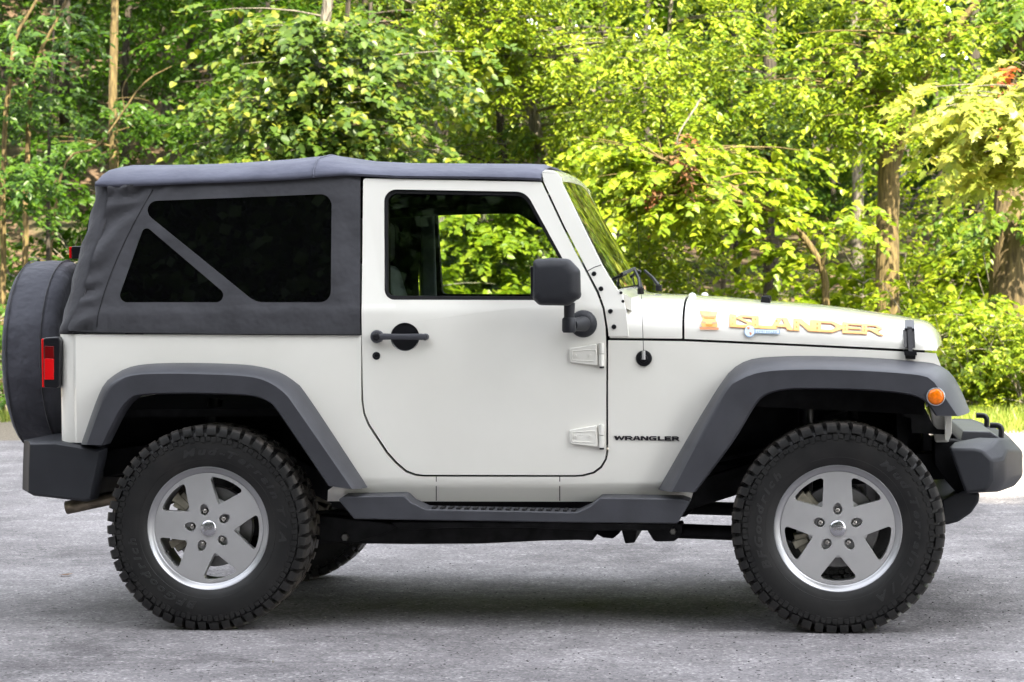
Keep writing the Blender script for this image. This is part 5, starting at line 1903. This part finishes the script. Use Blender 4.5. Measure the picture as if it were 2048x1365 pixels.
bt = base_at(1778, 27)
tree('broadleaf_tree', 'straight tan-barked tree with a forked trunk, rising behind the front of the hood',
     [bt, PX(1776, 560, 27), PX(1779, 420, 27), PX(1776, 290, 27), PX(1768, 120, 27.2), PX(1755, -80, 27.4), PX(1750, -400, 27.5), PX(1750, -900, 27.6)], [.150, .132, .122, .118, .100, .09, .08, .05],
     LAY(1440, 1740, -120, 260, 26.5, 17, 38) + LAY(1760, 1960, -20, 150, 26.6, 6, 34) + [B(1750, -500, 27, 2.4, 2, 1.6, 200)], M['leaf_sun'], M['bark_tan'], 1, leaf=.085,
     limbs=[([PX(1790, 330, 27), PX(1806, 270, 26.9), PX(1825, 215, 26.8), PX(1868, 120, 26.6), PX(1925, 40, 26.5), PX(1990, -40, 26.4)], (.062, .035))])
bt = base_at(2022, 26.5)
tree('broadleaf_tree', 'thick tree with golden-brown furrowed bark at the right edge of the wood',
     [bt, PX(2018, 640, 26.5), PX(2022, 480, 26.5), PX(2030, 300, 26.6), PX(2038, 100, 26.7), PX(2045, -200, 26.8), PX(2050, -700, 27)], [.25, .215, .19, .17, .15, .13, .08],
     [B(1990, 420, 26.3, .7, .5, .4, 60), B(2040, 40, 26.2, .9, .7, .5, 80), B(2060, -500, 27, 2.2, 2, 1.5, 160)], M['leaf_mid'], M['bark_gold'], 2, leaf=.10)
bt = base_at(1655, 25.5)
tree('sapling', 'slim leaning sapling whose bare yellow-brown stem bends left above the hood',
     [bt, PX(1650, 610, 25.5), PX(1642, 540, 25.5), PX(1618, 490, 25.5), PX(1570, 440, 25.4), PX(1500, 395, 25.2), PX(1420, 350, 25), PX(1330, 318, 24.8)], [.042, .040, .038, .036, .030, .024, .016, .008],
     LAY(1440, 1620, 290, 420, 25.2, 5, 30, .55) + LAY(1190, 1420, 260, 400, 24.8, 7, 36, .6) + [B(1550, 490, 25.2, .35, .4, .12, 24), B(1690, 425, 25.4, .3, .4, .08, 14)], M['leaf_sun'], M['bark_tan'], 3, leaf=.098,
     limbs=[([PX(1642, 545, 25.5), PX(1652, 500, 25.4), PX(1668, 460, 25.4), PX(1690, 430, 25.4)], (.022, .008))], shape='broad')
bt = base_at(1545, 32)
tree('broadleaf_tree', 'dark-barked tree in the shade left of the leaning sapling',
     [bt, PX(1544, 560, 32), PX(1540, 470, 32), PX(1530, 350, 32), PX(1535, 150, 32.2), PX(1540, -200, 32.4)], [.13, .118, .108, .10, .09, .06],
     LAY(1430, 1680, 80, 330, 31.4, 9, 34, .8), M['leaf_mid'], M['bark_dark'], 4, leaf=.10)
bt = base_at(1086, 30)
tree('broadleaf_tree', 'slender grey tree leaning left, rising behind the top of the windscreen frame',
     [bt, PX(1085, 480, 30), PX(1083, 330, 30), PX(1076, 250, 30), PX(1058, 180, 30), PX(1030, 120, 30), PX(985, 60, 29.8), PX(900, -20, 29.6)], [.105, .09, .08, .078, .072, .055, .045, .03],
     LAY(880, 1060, 120, 330, 30.9, 7, 36) + LAY(1110, 1340, 20, 260, 29.0, 10, 40) + LAY(880, 1260, -120, 120, 28.8, 14, 44, .95) + [B(780, -1000, 27, 3.6, 2.6, 2.2, 380)], M['leaf_sun'], M['bark_grey'], 5, leaf=.080,  # last mass: high crown out of view, added to shade the left wood
     limbs=[([PX(985, 60, 29.8), PX(930, 70, 29.6), PX(850, 20, 29.4), PX(790, -10, 29.2)], (.035, .02))])
bt = base_at(1300, 26.8)
tree('understory_tree', 'bright sunlit understory tree in layered sprays, filling the gap behind the windscreen',
     [bt, PX(1300, 560, 26.8), PX(1310, 400, 26.8), PX(1330, 200, 26.8), PX(1340, 20, 26.8), PX(1345, -110, 26.8)], [.04, .036, .03, .022, .012],
     LAY(1200, 1500, -100, 300, 26.3, 15, 42, .85) + LAY(1170, 1440, 290, 480, 26.2, 10, 40, .6) + LAY(1230, 1440, 470, 570, 26.4, 5, 34, .5), M['leaf_sun'], M['bark_grey'], 6, leaf=.076)
bt = base_at(960, 27.6)
tree('understory_tree', 'lime green understory tree seen through the open view of the two door windows',
     [bt, PX(960, 560, 27.6), PX(970, 450, 27.6), PX(985, 330, 27.6)], [.035, .03, .022, .01],
     [B(950, 450, 27.2, .65, .6, .4, 120), B(1050, 520, 27, .6, .6, .4, 110), B(920, 545, 27, .5, .5, .3, 80), B(1030, 400, 27.3, .55, .6, .4, 90)], M['leaf_sun'], M['bark_grey'], 7, leaf=.10, shape='broad')
bt = base_at(610, 25)
tree('linden_tree', 'broad-leaved tree hanging low over the middle of the soft roof, some leaves yellowing',
     [bt, PX(612, 520, 25), PX(620, 330, 25), PX(640, 150, 25), PX(660, -50, 25), PX(670, -300, 25)], [.09, .082, .075, .066, .05, .03],
     [B(500, 215, 24.3, .75, .6, .12, 46), B(455, 288, 24.1, .55, .5, .10, 34), B(590, 300, 24.1, .85, .5, .12, 52), B(560, 150, 24.3, .8, .6, .14, 46), B(650, 225, 24.2, .9, .6, .14, 56),
      B(720, 150, 24.4, .85, .6, .13, 50), B(640, 70, 24.3, .9, .6, .13, 50), B(760, 250, 24.4, .7, .5, .13, 44), B(820, 100, 24.5, .8, .6, .16, 52), B(540, 20, 24.4, .8, .6, .13, 40), B(860, 200, 24.6, .6, .5, .14, 36),
      B(740, 20, 24.4, 1.0, .7, .16, 56), B(880, 300, 24.7, .6, .5, .12, 32), B(720, 310, 24.3, .6, .5, .10, 30), B(560, -900, 25, 3.6, 2.6, 2.2, 420)],  # last mass: crown above the view, added for shade on the wood behind
     M['leaf_linden'], M['bark_grey'], 8, leaf=.098, per=12, shape='broad', length=.5)
bt = base_at(228, 33)
tree('broadleaf_tree', 'slender pale-barked tree standing straight behind the rear of the soft roof',
     [bt, PX(228, 330, 33), PX(226, 200, 33), PX(230, 80, 33), PX(234, -60, 33), PX(240, -500, 33.2), PX(245, -1000, 33.4)], [.072, .064, .060, .056, .05, .04, .03],
     [B(300, 230, 32.5, .9, .8, .3, 60), B(160, 300, 32.4, .8, .8, .25, 50), B(240, -420, 32.5, 2.6, 2.4, 1.8, 300)], M['leaf_shaded'], M['bark_tan'], 9, leaf=.10)
bt = base_at(338, 41)
tree('broadleaf_tree', 'stout grey tree deeper in the wood, right of the slender pale one',
     [bt, PX(338, 200, 41), PX(338, 50, 41), PX(340, -200, 41), PX(342, -700, 41.5)], [.15, .125, .115, .10, .07], [B(330, -500, 40, 3, 2.6, 2, 240)], M['leaf_shaded'], M['bark_grey'], 10, leaf=.12)
for k, (pp, r0, lab, seed, bl) in enumerate((
    ([(52, 330, 28), (58, 200, 28), (75, 110, 28), (110, 40, 28), (150, -40, 28)], .036, 'bent grey sapling at the far left, curving right towards its top', 21, [(40, 200, 27.6, .6, .6, .3, 40), (130, 60, 27.6, .7, .6, .3, 45)]),
    ([(8, 330, 27.4), (14, 200, 27.4), (30, 90, 27.4), (72, 10, 27.4), (95, -60, 27.4)], .034, 'thin bent sapling closest to the left edge of the wood', 22, [(20, 350, 27, .6, .5, .3, 50), (10, 90, 27, .5, .5, .3, 40)]),
    ([(98, 340, 29), (102, 210, 29), (108, 90, 29), (112, -60, 29)], .026, 'straight thin dark sapling between the bent sapling and the slender pale tree', 23, [(110, 360, 28.6, .6, .5, .3, 50), (100, 210, 28.5, .5, .5, .25, 36)]))):
    d = pp[0][2]
    tree('sapling', lab, [base_at(pp[0][0] + (-4), d), PX(pp[0][0] - 2, 470, d)] + along(pp), [r0, r0, r0 * .9, r0 * .8, r0 * .65, r0 * .5, r0 * .3], [B(*q) for q in bl], M['leaf_shaded'], M['bark_tan' if k != 2 else 'bark_dark'], seed, leaf=.095)
# leaning dead branch on the left slope
s_ = base_at(80, 30)
tree('fallen_branch', 'long bare branch leaning to the right among the left-hand saplings', [s_, PX(120, 360, 30), PX(200, 290, 30), PX(290, 165, 30), PX(370, 120, 30)], [.018, .016, .013, .009, .004], [], None, M['bark_tan'], 24, cat='branch',
     limbs=[([PX(250, 225, 30), PX(245, 180, 30), PX(262, 145, 30)], (.008, .004))])
for k, (px, d, r0, lab, lean) in enumerate((
    (1962, 33, .085, 'dark slim trunk between the tan tree and the thick golden-brown tree', -14),
    (1716, 36, .085, 'pale slim trunk just left of the tan forked tree, deeper in the wood', -6),
    (1452, 37, .07, 'thin dark trunk in the shade above the rear of the hood', 20),
    (882, 35, .06, 'thin mottled trunk above the door, behind the broad-leaved tree', -8),
    (415, 38, .06, 'thin trunk in the dark gap right of the stout grey tree', 10),
    (128, 37, .09, 'dark trunk behind the thin saplings on the left', 4))):
    bt = base_at(px, d)
    tree('broadleaf_tree', lab, [bt, PX(px, 450, d), PX(px + lean * .6, 200, d), PX(px + lean, -50, d), PX(px + lean * 1.3, -500, d)], [r0 * 1.2, r0, r0 * .9, r0 * .8, r0 * .5],
         [B(px, 120, d - .5, 1.2, 1.0, .7, 70), B(px, -400, d, 2.4, 2.2, 1.8, 150)], M['leaf_shaded' if px < 1000 else 'leaf_mid'], M['bark_dark' if k in (0, 2, 5) else 'bark_grey'], 40 + k, leaf=.11)
bt = base_at(2085, 22.5)
tree('maple_tree', 'young maple reaching in from the right edge with large sunlit yellow-green leaves',
     [bt, PX(2085, 640, 22.5), PX(2080, 420, 22.4), PX(2075, 250, 22.3), PX(2070, 80, 22.2)], [.05, .046, .04, .03, .02],
     [B(1950, 235, 21.6, .50, .5, .22, 60), B(1860, 200, 21.6, .34, .4, .15, 30), B(2030, 250, 21.5, .45, .5, .28, 55), B(1985, 300, 21.6, .32, .4, .12, 22), B(2060, 120, 21.8, .4, .4, .3, 30)], M['leaf_maple'], M['bark_grey'], 11, leaf=.125, per=11, shape='maple', length=.42, nb=5)
bt = base_at(2110, 24)
tree('sapling', 'small tree at the far right edge with a clump of rust-red leaves', [bt, PX(2095, 500, 24), PX(2070, 250, 24), PX(2040, 170, 24)], [.03, .026, .02, .008], [B(2030, 145, 24, .14, .2, .26, 26)], M['leaf_red'], M['bark_grey'], 12, leaf=.10, per=10, length=.3, nb=4)
tree('hanging_branch', 'dead branch hung with brown withered leaves amid the sunlit sprays', along([(1400, 200, 25.2), (1375, 235, 25.1), (1352, 270, 25), (1345, 300, 25)]), [.012, .010, .008, .005], [B(1352, 300, 25, .10, .10, .26, 11), B(1335, 350, 25, .08, .1, .18, 7)], M['leaf_dead'], M['bark_grey'], 13, leaf=.085, per=8, length=.22, nb=3, droop=1.2, cat='branch')

# ---- shrubs along the edge of the wood: one of each kind, then copies
def shrub(name, label, px, d, h, rx, n, leaf_m, seed, leaf=.065, shape='ovate'):
    rng = np.random.default_rng(seed)
    b0 = base_at(px, d) + np.array([0, 0, .1])
    root = empty(name, tuple(b0)); tag(root, label, 'shrub')
    tb = MB(); sk = []
    for k in range(9):
        q = rng.uniform(0, 2 * PI); L = rng.uniform(.5, 1.0)
        e = np.array([math.cos(q) * rx * L * .8, math.sin(q) * rx * L * .6, h * rng.uniform(.5, 1.05)])
        pts = [np.zeros(3), e * np.array([.35, .35, .55]), e]
        pl = smooth_line([tuple(p) for p in pts], 4)
        tb.tube(pl, np.linspace(.012, .003, len(pl)), 5, cap=False); sk += [np.array(p) for p in pl]
    P, a, nr, sz = boughs_in([(np.array([0, 0, h * .55]), (rx, rx * .8, h * .5), n)], sk, rng, 11, leaf, .30, tb, 14)
    keep = P[:, 2] > .02
    cr = leaves_mesh('foliage', P[keep], a[keep], nr[keep], sz[keep], shape, leaf_m); cr.parent = root
    tb.build('stems', M['bark_grey'], root, sharp=80, merge=False)
    return root


shA = shrub('shrub', 'bushy bright green shrub behind the windscreen base, nearest the wiper arms', 1300, 26, 1.25, .85, 230, M['leaf_sun'], 31)
shB = shrub('shrub', 'leafy shrub with larger leaves in front of the thick golden-brown tree', 1990, 24.6, 1.1, .75, 190, M['leaf_sun'], 32, leaf=.085, shape='broad')
shC = shrub('shrub', 'dark low shrub on the left slope behind the spare wheel', 40, 27.2, 1.3, .9, 210, M['leaf_shaded'], 33, leaf=.085)
for k, (src, px, d, sc, lab) in enumerate((
    (shA, 1180, 26.6, 1.0, 'rounded shrub behind the windscreen pane'), (shA, 1420, 25.8, 1.0, 'shrub with pale bare twigs above the middle of the hood'), (shB, 1520, 26.8, 1.15, 'shrub at the foot of the dark-barked tree'),
    (shB, 1715, 28.6, 1.3, 'shrub between the leaning sapling and the tan forked tree'), (shA, 1868, 26.2, 1.1, 'tall shrub just right of the tan forked trunk'), (shB, 1900, 24.4, .95, 'low shrub above the front fender flare'),
    (shA, 2050, 23.8, .9, 'low shrub at the right edge where the grass begins'), (shA, 1945, 23.9, .8, 'small shrub at the grass edge above the front bumper'), (shB, 1090, 27.2, 1.2, 'shrub low behind the side mirror'), (shB, 930, 26.6, 1.3, 'shrub low behind the far door window'),
    (shC, 95, 30.5, 1.3, 'dark shrub on the slope between the thin saplings'), (shC, 300, 31.5, 1.3, 'dark shrub on the slope below the stout grey tree'), (shC, 175, 32.5, 1.4, 'dark shrub at the foot of the slender pale-barked tree'), (shC, 130, 28.5, 1.25, 'shrub on the slope above the spare wheel cover'), (shC, 10, 25.6, .95, 'shrub at the left edge above the gravel'), (shC, 230, 29.5, 1.2, 'shrub behind the rear corner of the soft roof'),
    (shC, 420, 29, 1.3, 'shrub under the left side of the broad-leaved tree'), (shB, 800, 28, 1.3, 'shrub showing through the rear of the cabin'), (shA, 1790, 29.5, 1.6, 'large shrub in half shade behind the tan forked trunk'), (shB, 2000, 29, 1.7, 'large shrub deep behind the thick golden-brown tree'))):
    p = base_at(px, d)
    copy_tree(src, tuple(p + np.array([0, 0, .1])), .9 * k, sc, lab)

# ---- the wood behind: prototypes and copies, each a tree of its own
def wood_tree(label, seed, h, m, n, leaf):
    rng = np.random.default_rng(seed)
    path = [np.array([0, 0, 0]), np.array([.05, 0, h * .3]), np.array([-.06, .05, h * .65]), np.array([.05, 0, h])]
    blobs = []
    for k in range(6):
        z = h * (.16 + .14 * k)
        q = rng.uniform(0, 2 * PI)
        blobs.append((np.array([math.cos(q) * .8, math.sin(q) * .8, z]), (1.5, 1.5, .55), n // 6))
    return tree('understory_tree', label, path, [.07, .06, .045, .02], blobs, m, M['bark_dark'], seed, leaf=leaf, per=11, length=.5, group='trees deep in the wood')


LAB_D, LAB_M, LAB_L = 'dark green understory tree deep in the shaded left part of the wood', 'mid green understory tree in the depth of the wood behind the car', 'light green understory tree in the depth of the sunlit right part of the wood'
wd = [wood_tree(LAB_D, 51, 6.2, M['leaf_shaded'], 390, .10), wood_tree(LAB_M, 52, 5.6, M['leaf_mid'], 390, .098), wood_tree(LAB_L, 53, 5.0, M['leaf_sun'], 360, .092)]
rngw = random.Random(5)
first = [True, True, True]
spots = []
for d in (30.5, 33, 36, 39.5, 43.5, 48):
    half = 2048 / 2 / FPX * d + 7.5
    step = 1.75 + (d - 30) * .045
    s = -half
    while s < half:
        spots.append((s + rngw.uniform(-.5, .5), d + rngw.uniform(-1.0, 1.0)))
        s += step if abs(s) < half - 6 else step * 1.25
for (s, d) in spots:
    pxx = 1024 + s / d * FPX
    if d < 34 and 150 < pxx < 400: continue           # the open slope with leaf litter shows here
    if d < 32 and pxx < 520 and rngw.random() < .6: continue
    if d < 41 and 1380 < pxx < 1990 and rngw.random() < .62: continue   # dark gaps between the trunks
    k = 0 if (pxx < 560 or (d > 41 and rngw.random() < .5)) else (1 if pxx < 1050 or d > 37 else rngw.choice((1, 2, 2)))
    sc = rngw.uniform(.75, 1.15)
    loc = tuple(W(s, d, ground_z(s, d) - .1))
    if first[k]:
        wd[k].location = loc; first[k] = False
    else:
        copy_tree(wd[k], loc, rngw.uniform(0, 6.28), sc)


# ---- far woods: one mass nobody could count
def mass(name, pts_fn, n, m, leaf, seed, face=None):
    rng = np.random.default_rng(seed)
    P = pts_fn(rng, n)
    a = rng.normal(0, 1, (len(P), 3)); a[:, 2] -= .4
    nr = rng.normal(0, .6, (len(P), 3)) + np.array([0, -.4, .8])
    sz = (leaf if np.ndim(leaf) == 0 else np.asarray(leaf)[:len(P)]) * rng.uniform(.6, 1.3, len(P))
    o = leaves_mesh(name, P, a, nr, sz, 'card', m)
    return o


def far_pts(rng, n):
    s = rng.uniform(-24, 24, n); d = rng.uniform(52, 74, n)
    h = rng.uniform(0, 1, n) ** .8 * (9 + 3 * np.sin(s * .7) + 2 * np.sin(s * 1.9 + d))
    g0 = np.array([ground_z(a, b_) for a, b_ in zip(s, d)])
    base = np.array([CAM_POS[0], CAM_POS[1], 0])
    return base + R_H * s[:, None] + F_H * d[:, None] + np.stack([0 * s, 0 * s, g0 + h], 1)


fw = mass('far_woods', far_pts, 26000, M['leaf_shaded'], .55, 61); tag(fw, kind='stuff')


def roof_pts(rng, n):
    s = rng.uniform(-26, 26, n); d = rng.uniform(33.0, 66, n)
    lo = 6.3 + .5 * np.sin(s * .9 + d * .5) + .4 * np.sin(s * 2.3 - d)
    h = lo + rng.uniform(0, 1, n) ** 1.3 * (5.5 + 1.5 * np.sin(s * .55 + 1) * np.sin(d * .4))
    g0 = np.array([.5 * ground_z(a, b_) for a, b_ in zip(s, d)])
    base = np.array([CAM_POS[0], CAM_POS[1], 0])
    return base + R_H * s[:, None] + F_H * d[:, None] + np.stack([0 * s, 0 * s, g0 + h], 1)


fc = mass('shade_canopy', roof_pts, 40000, M['leaf_mid'], .48, 63); tag(fc, kind='stuff')  # overhead leaf mass added to keep sun and sky off the wood below


def canopy_pts(rng, n):
    """tall wood on the photographer's side of the clearing; its crowns shade the car"""
    out = []
    trees = [(-26, -26, 15, 6), (-19, -22, 13, 5), (-12, -20, 12, 5), (-5, -19, 12.5, 5), (1.5, -19, 13, 5), (5.5, -18, 37, 4.5), (8, -15, 32, 4), (11, -17.5, 42, 5.5), (14, -20, 40, 5), (9, -23, 42, 6), (15.5, -27, 42, 6),
             (-8, -28, 17, 7), (2, -28, 18, 7), (22, -30, 24, 6), (-16, -30, 17, 7),
             (-30, -14, 16, 7), (-33, -2, 18, 7), (-34, 10, 20, 7), (-27, 22, 20, 6), (34, -18, 16, 6), (37, -4, 18, 7), (36, 10, 20, 7), (28, 24, 18, 6)]  # unseen trees at both sides, added to close off low sky light
    per = n // len(trees)
    for x, y, top, r in trees:
        z = rng.uniform(0, 1, per) ** .75
        zz = 1.0 + (top - 1.0) * z
        rad = r * np.sqrt(np.clip(1 - ((z - .45) / .62) ** 2, .08, 1)) * np.sqrt(rng.uniform(0, 1, per))
        q = rng.uniform(0, 2 * PI, per)
        out.append(np.stack([x + rad * np.cos(q), y + rad * np.sin(q), zz], 1))
    nf = 80000                                  # low, fine-leaved edge facing the car
    out.append(np.stack([rng.uniform(-9, 6, nf), -14.3 + rng.normal(0, .7, nf), rng.uniform(0, 1, nf) ** 1.2 * (11.5 + 1.5 * np.sin(np.arange(nf) * .37))], 1))
    return np.concatenate(out)


NC_ = 260000 // 23 * 23
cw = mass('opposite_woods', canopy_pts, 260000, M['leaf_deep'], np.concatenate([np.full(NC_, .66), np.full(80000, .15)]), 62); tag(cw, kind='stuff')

# ---- grass on the verge, grit on the pavement
def grass(rng):
    pts = []
    for (s0, s1, d0, d1, n) in ((2.6, 9.5, 21.1, 21.7, 2500), (2.6, 9.5, 21.5, 27.5, 42000), (-8.5, -3.6, 24.6, 27.0, 9000)):
        pts.append(np.stack([rng.uniform(s0, s1, n), rng.uniform(d0, d1, n)], 1))
    q = np.concatenate(pts)
    base = np.array([CAM_POS[0], CAM_POS[1], 0])
    return base + R_H * q[:, :1] + F_H * q[:, 1:]
rng = np.random.default_rng(71)
P = grass(rng)
a = rng.normal(0, .35, (len(P), 3)); a[:, 2] = 1
nr = rng.normal(0, 1, (len(P), 3)); nr[:, 2] = .2
LEAF['blade'] = (np.array([(-.06, 0, 0), (.06, 0, 0), (0, 1, .1)]), [(0, 1, 2)])
go = leaves_mesh('grass', P - np.array([0, 0, .01]), a, nr, .12 * rng.uniform(.5, 1.5, len(P)), 'blade', M['grass']); tag(go, kind='stuff')
# grass also needs soil of its own colour below it
so = MB().add([tuple(W(s, d, -.001)) for s, d in ((2.4, 21.5), (40, 21.5), (40, 28), (2.4, 28))], [(0, 1, 2, 3)]).build('lawn', simple('turf', (.10, .14, .03), .95, var=.4, scale=20), None)
tag(so, kind='structure')

M['stone'] = simple('grey_pebble', (.26, .24, .22), .9, var=.3, scale=60)
M['grit'] = simple('dark_grit', (.045, .04, .042), .9, var=.4, scale=60)


def stone_bm(b, c, r, rng):
    bm = bmesh.new(); bmesh.ops.create_icosphere(bm, subdivisions=1, radius=1)
    k = rng.uniform(.6, 1.1, 3)
    vs = [tuple(np.array(c) + np.array(v.co) * r * k * rng.uniform(.8, 1.15) * np.array([1, 1, .7])) for v in bm.verts]
    idx = {v: i for i, v in enumerate(bm.verts)}
    fs = [tuple(idx[v] for v in f.verts) for f in bm.faces]
    bm.free(); b.add(vs, fs)


def on_ground(px, py):
    d = ray(px, py); t = -CAM_POS[2] / d[2]
    return CAM_POS + d * t


rng = np.random.default_rng(81)
gb = MB()
for k in range(1000):
    p = on_ground(rng.uniform(0, 2048), 1365 - rng.uniform(0, 1) ** 1.3 * 270)
    stone_bm(gb, p, rng.uniform(.0014, .0058), rng)
gr_ = gb.build('loose_grit', M['grit'], None, sharp=40, merge=False); tag(gr_, kind='stuff')
fl = MB().add([(0, 0, .004), (.02, -.012, .008), (.05, -.014, .006), (.075, 0, .012), (.05, .016, .010), (.02, .013, .006)], [(0, 1, 2, 3), (0, 3, 4, 5)]).build('fallen_leaf', M['leaf_dead'], None, sharp=180)
p = on_ground(116, 1153); fl.location = (p[0], p[1], .002); tag(fl, 'brown fallen leaf on the pavement left of the rear wheel', 'leaf')
for (px, py, r, lab) in ((650, 1238, .011, 'pale pebble on the pavement just right of the rear wheel'), (546, 1326, .009, 'small pale pebble on the pavement in front of the rear wheel'), (254, 1275, .006, 'small black stone on the pavement left of the rear tyre')):
    sb = MB(); stone_bm(sb, (0, 0, r * .5), r, rng)
    o = sb.build('pebble', M['grit'] if 'black' in lab else M['stone'], None, sharp=40)
    p = on_ground(px, py); o.location = (p[0], p[1], 0); tag(o, lab, 'stone')
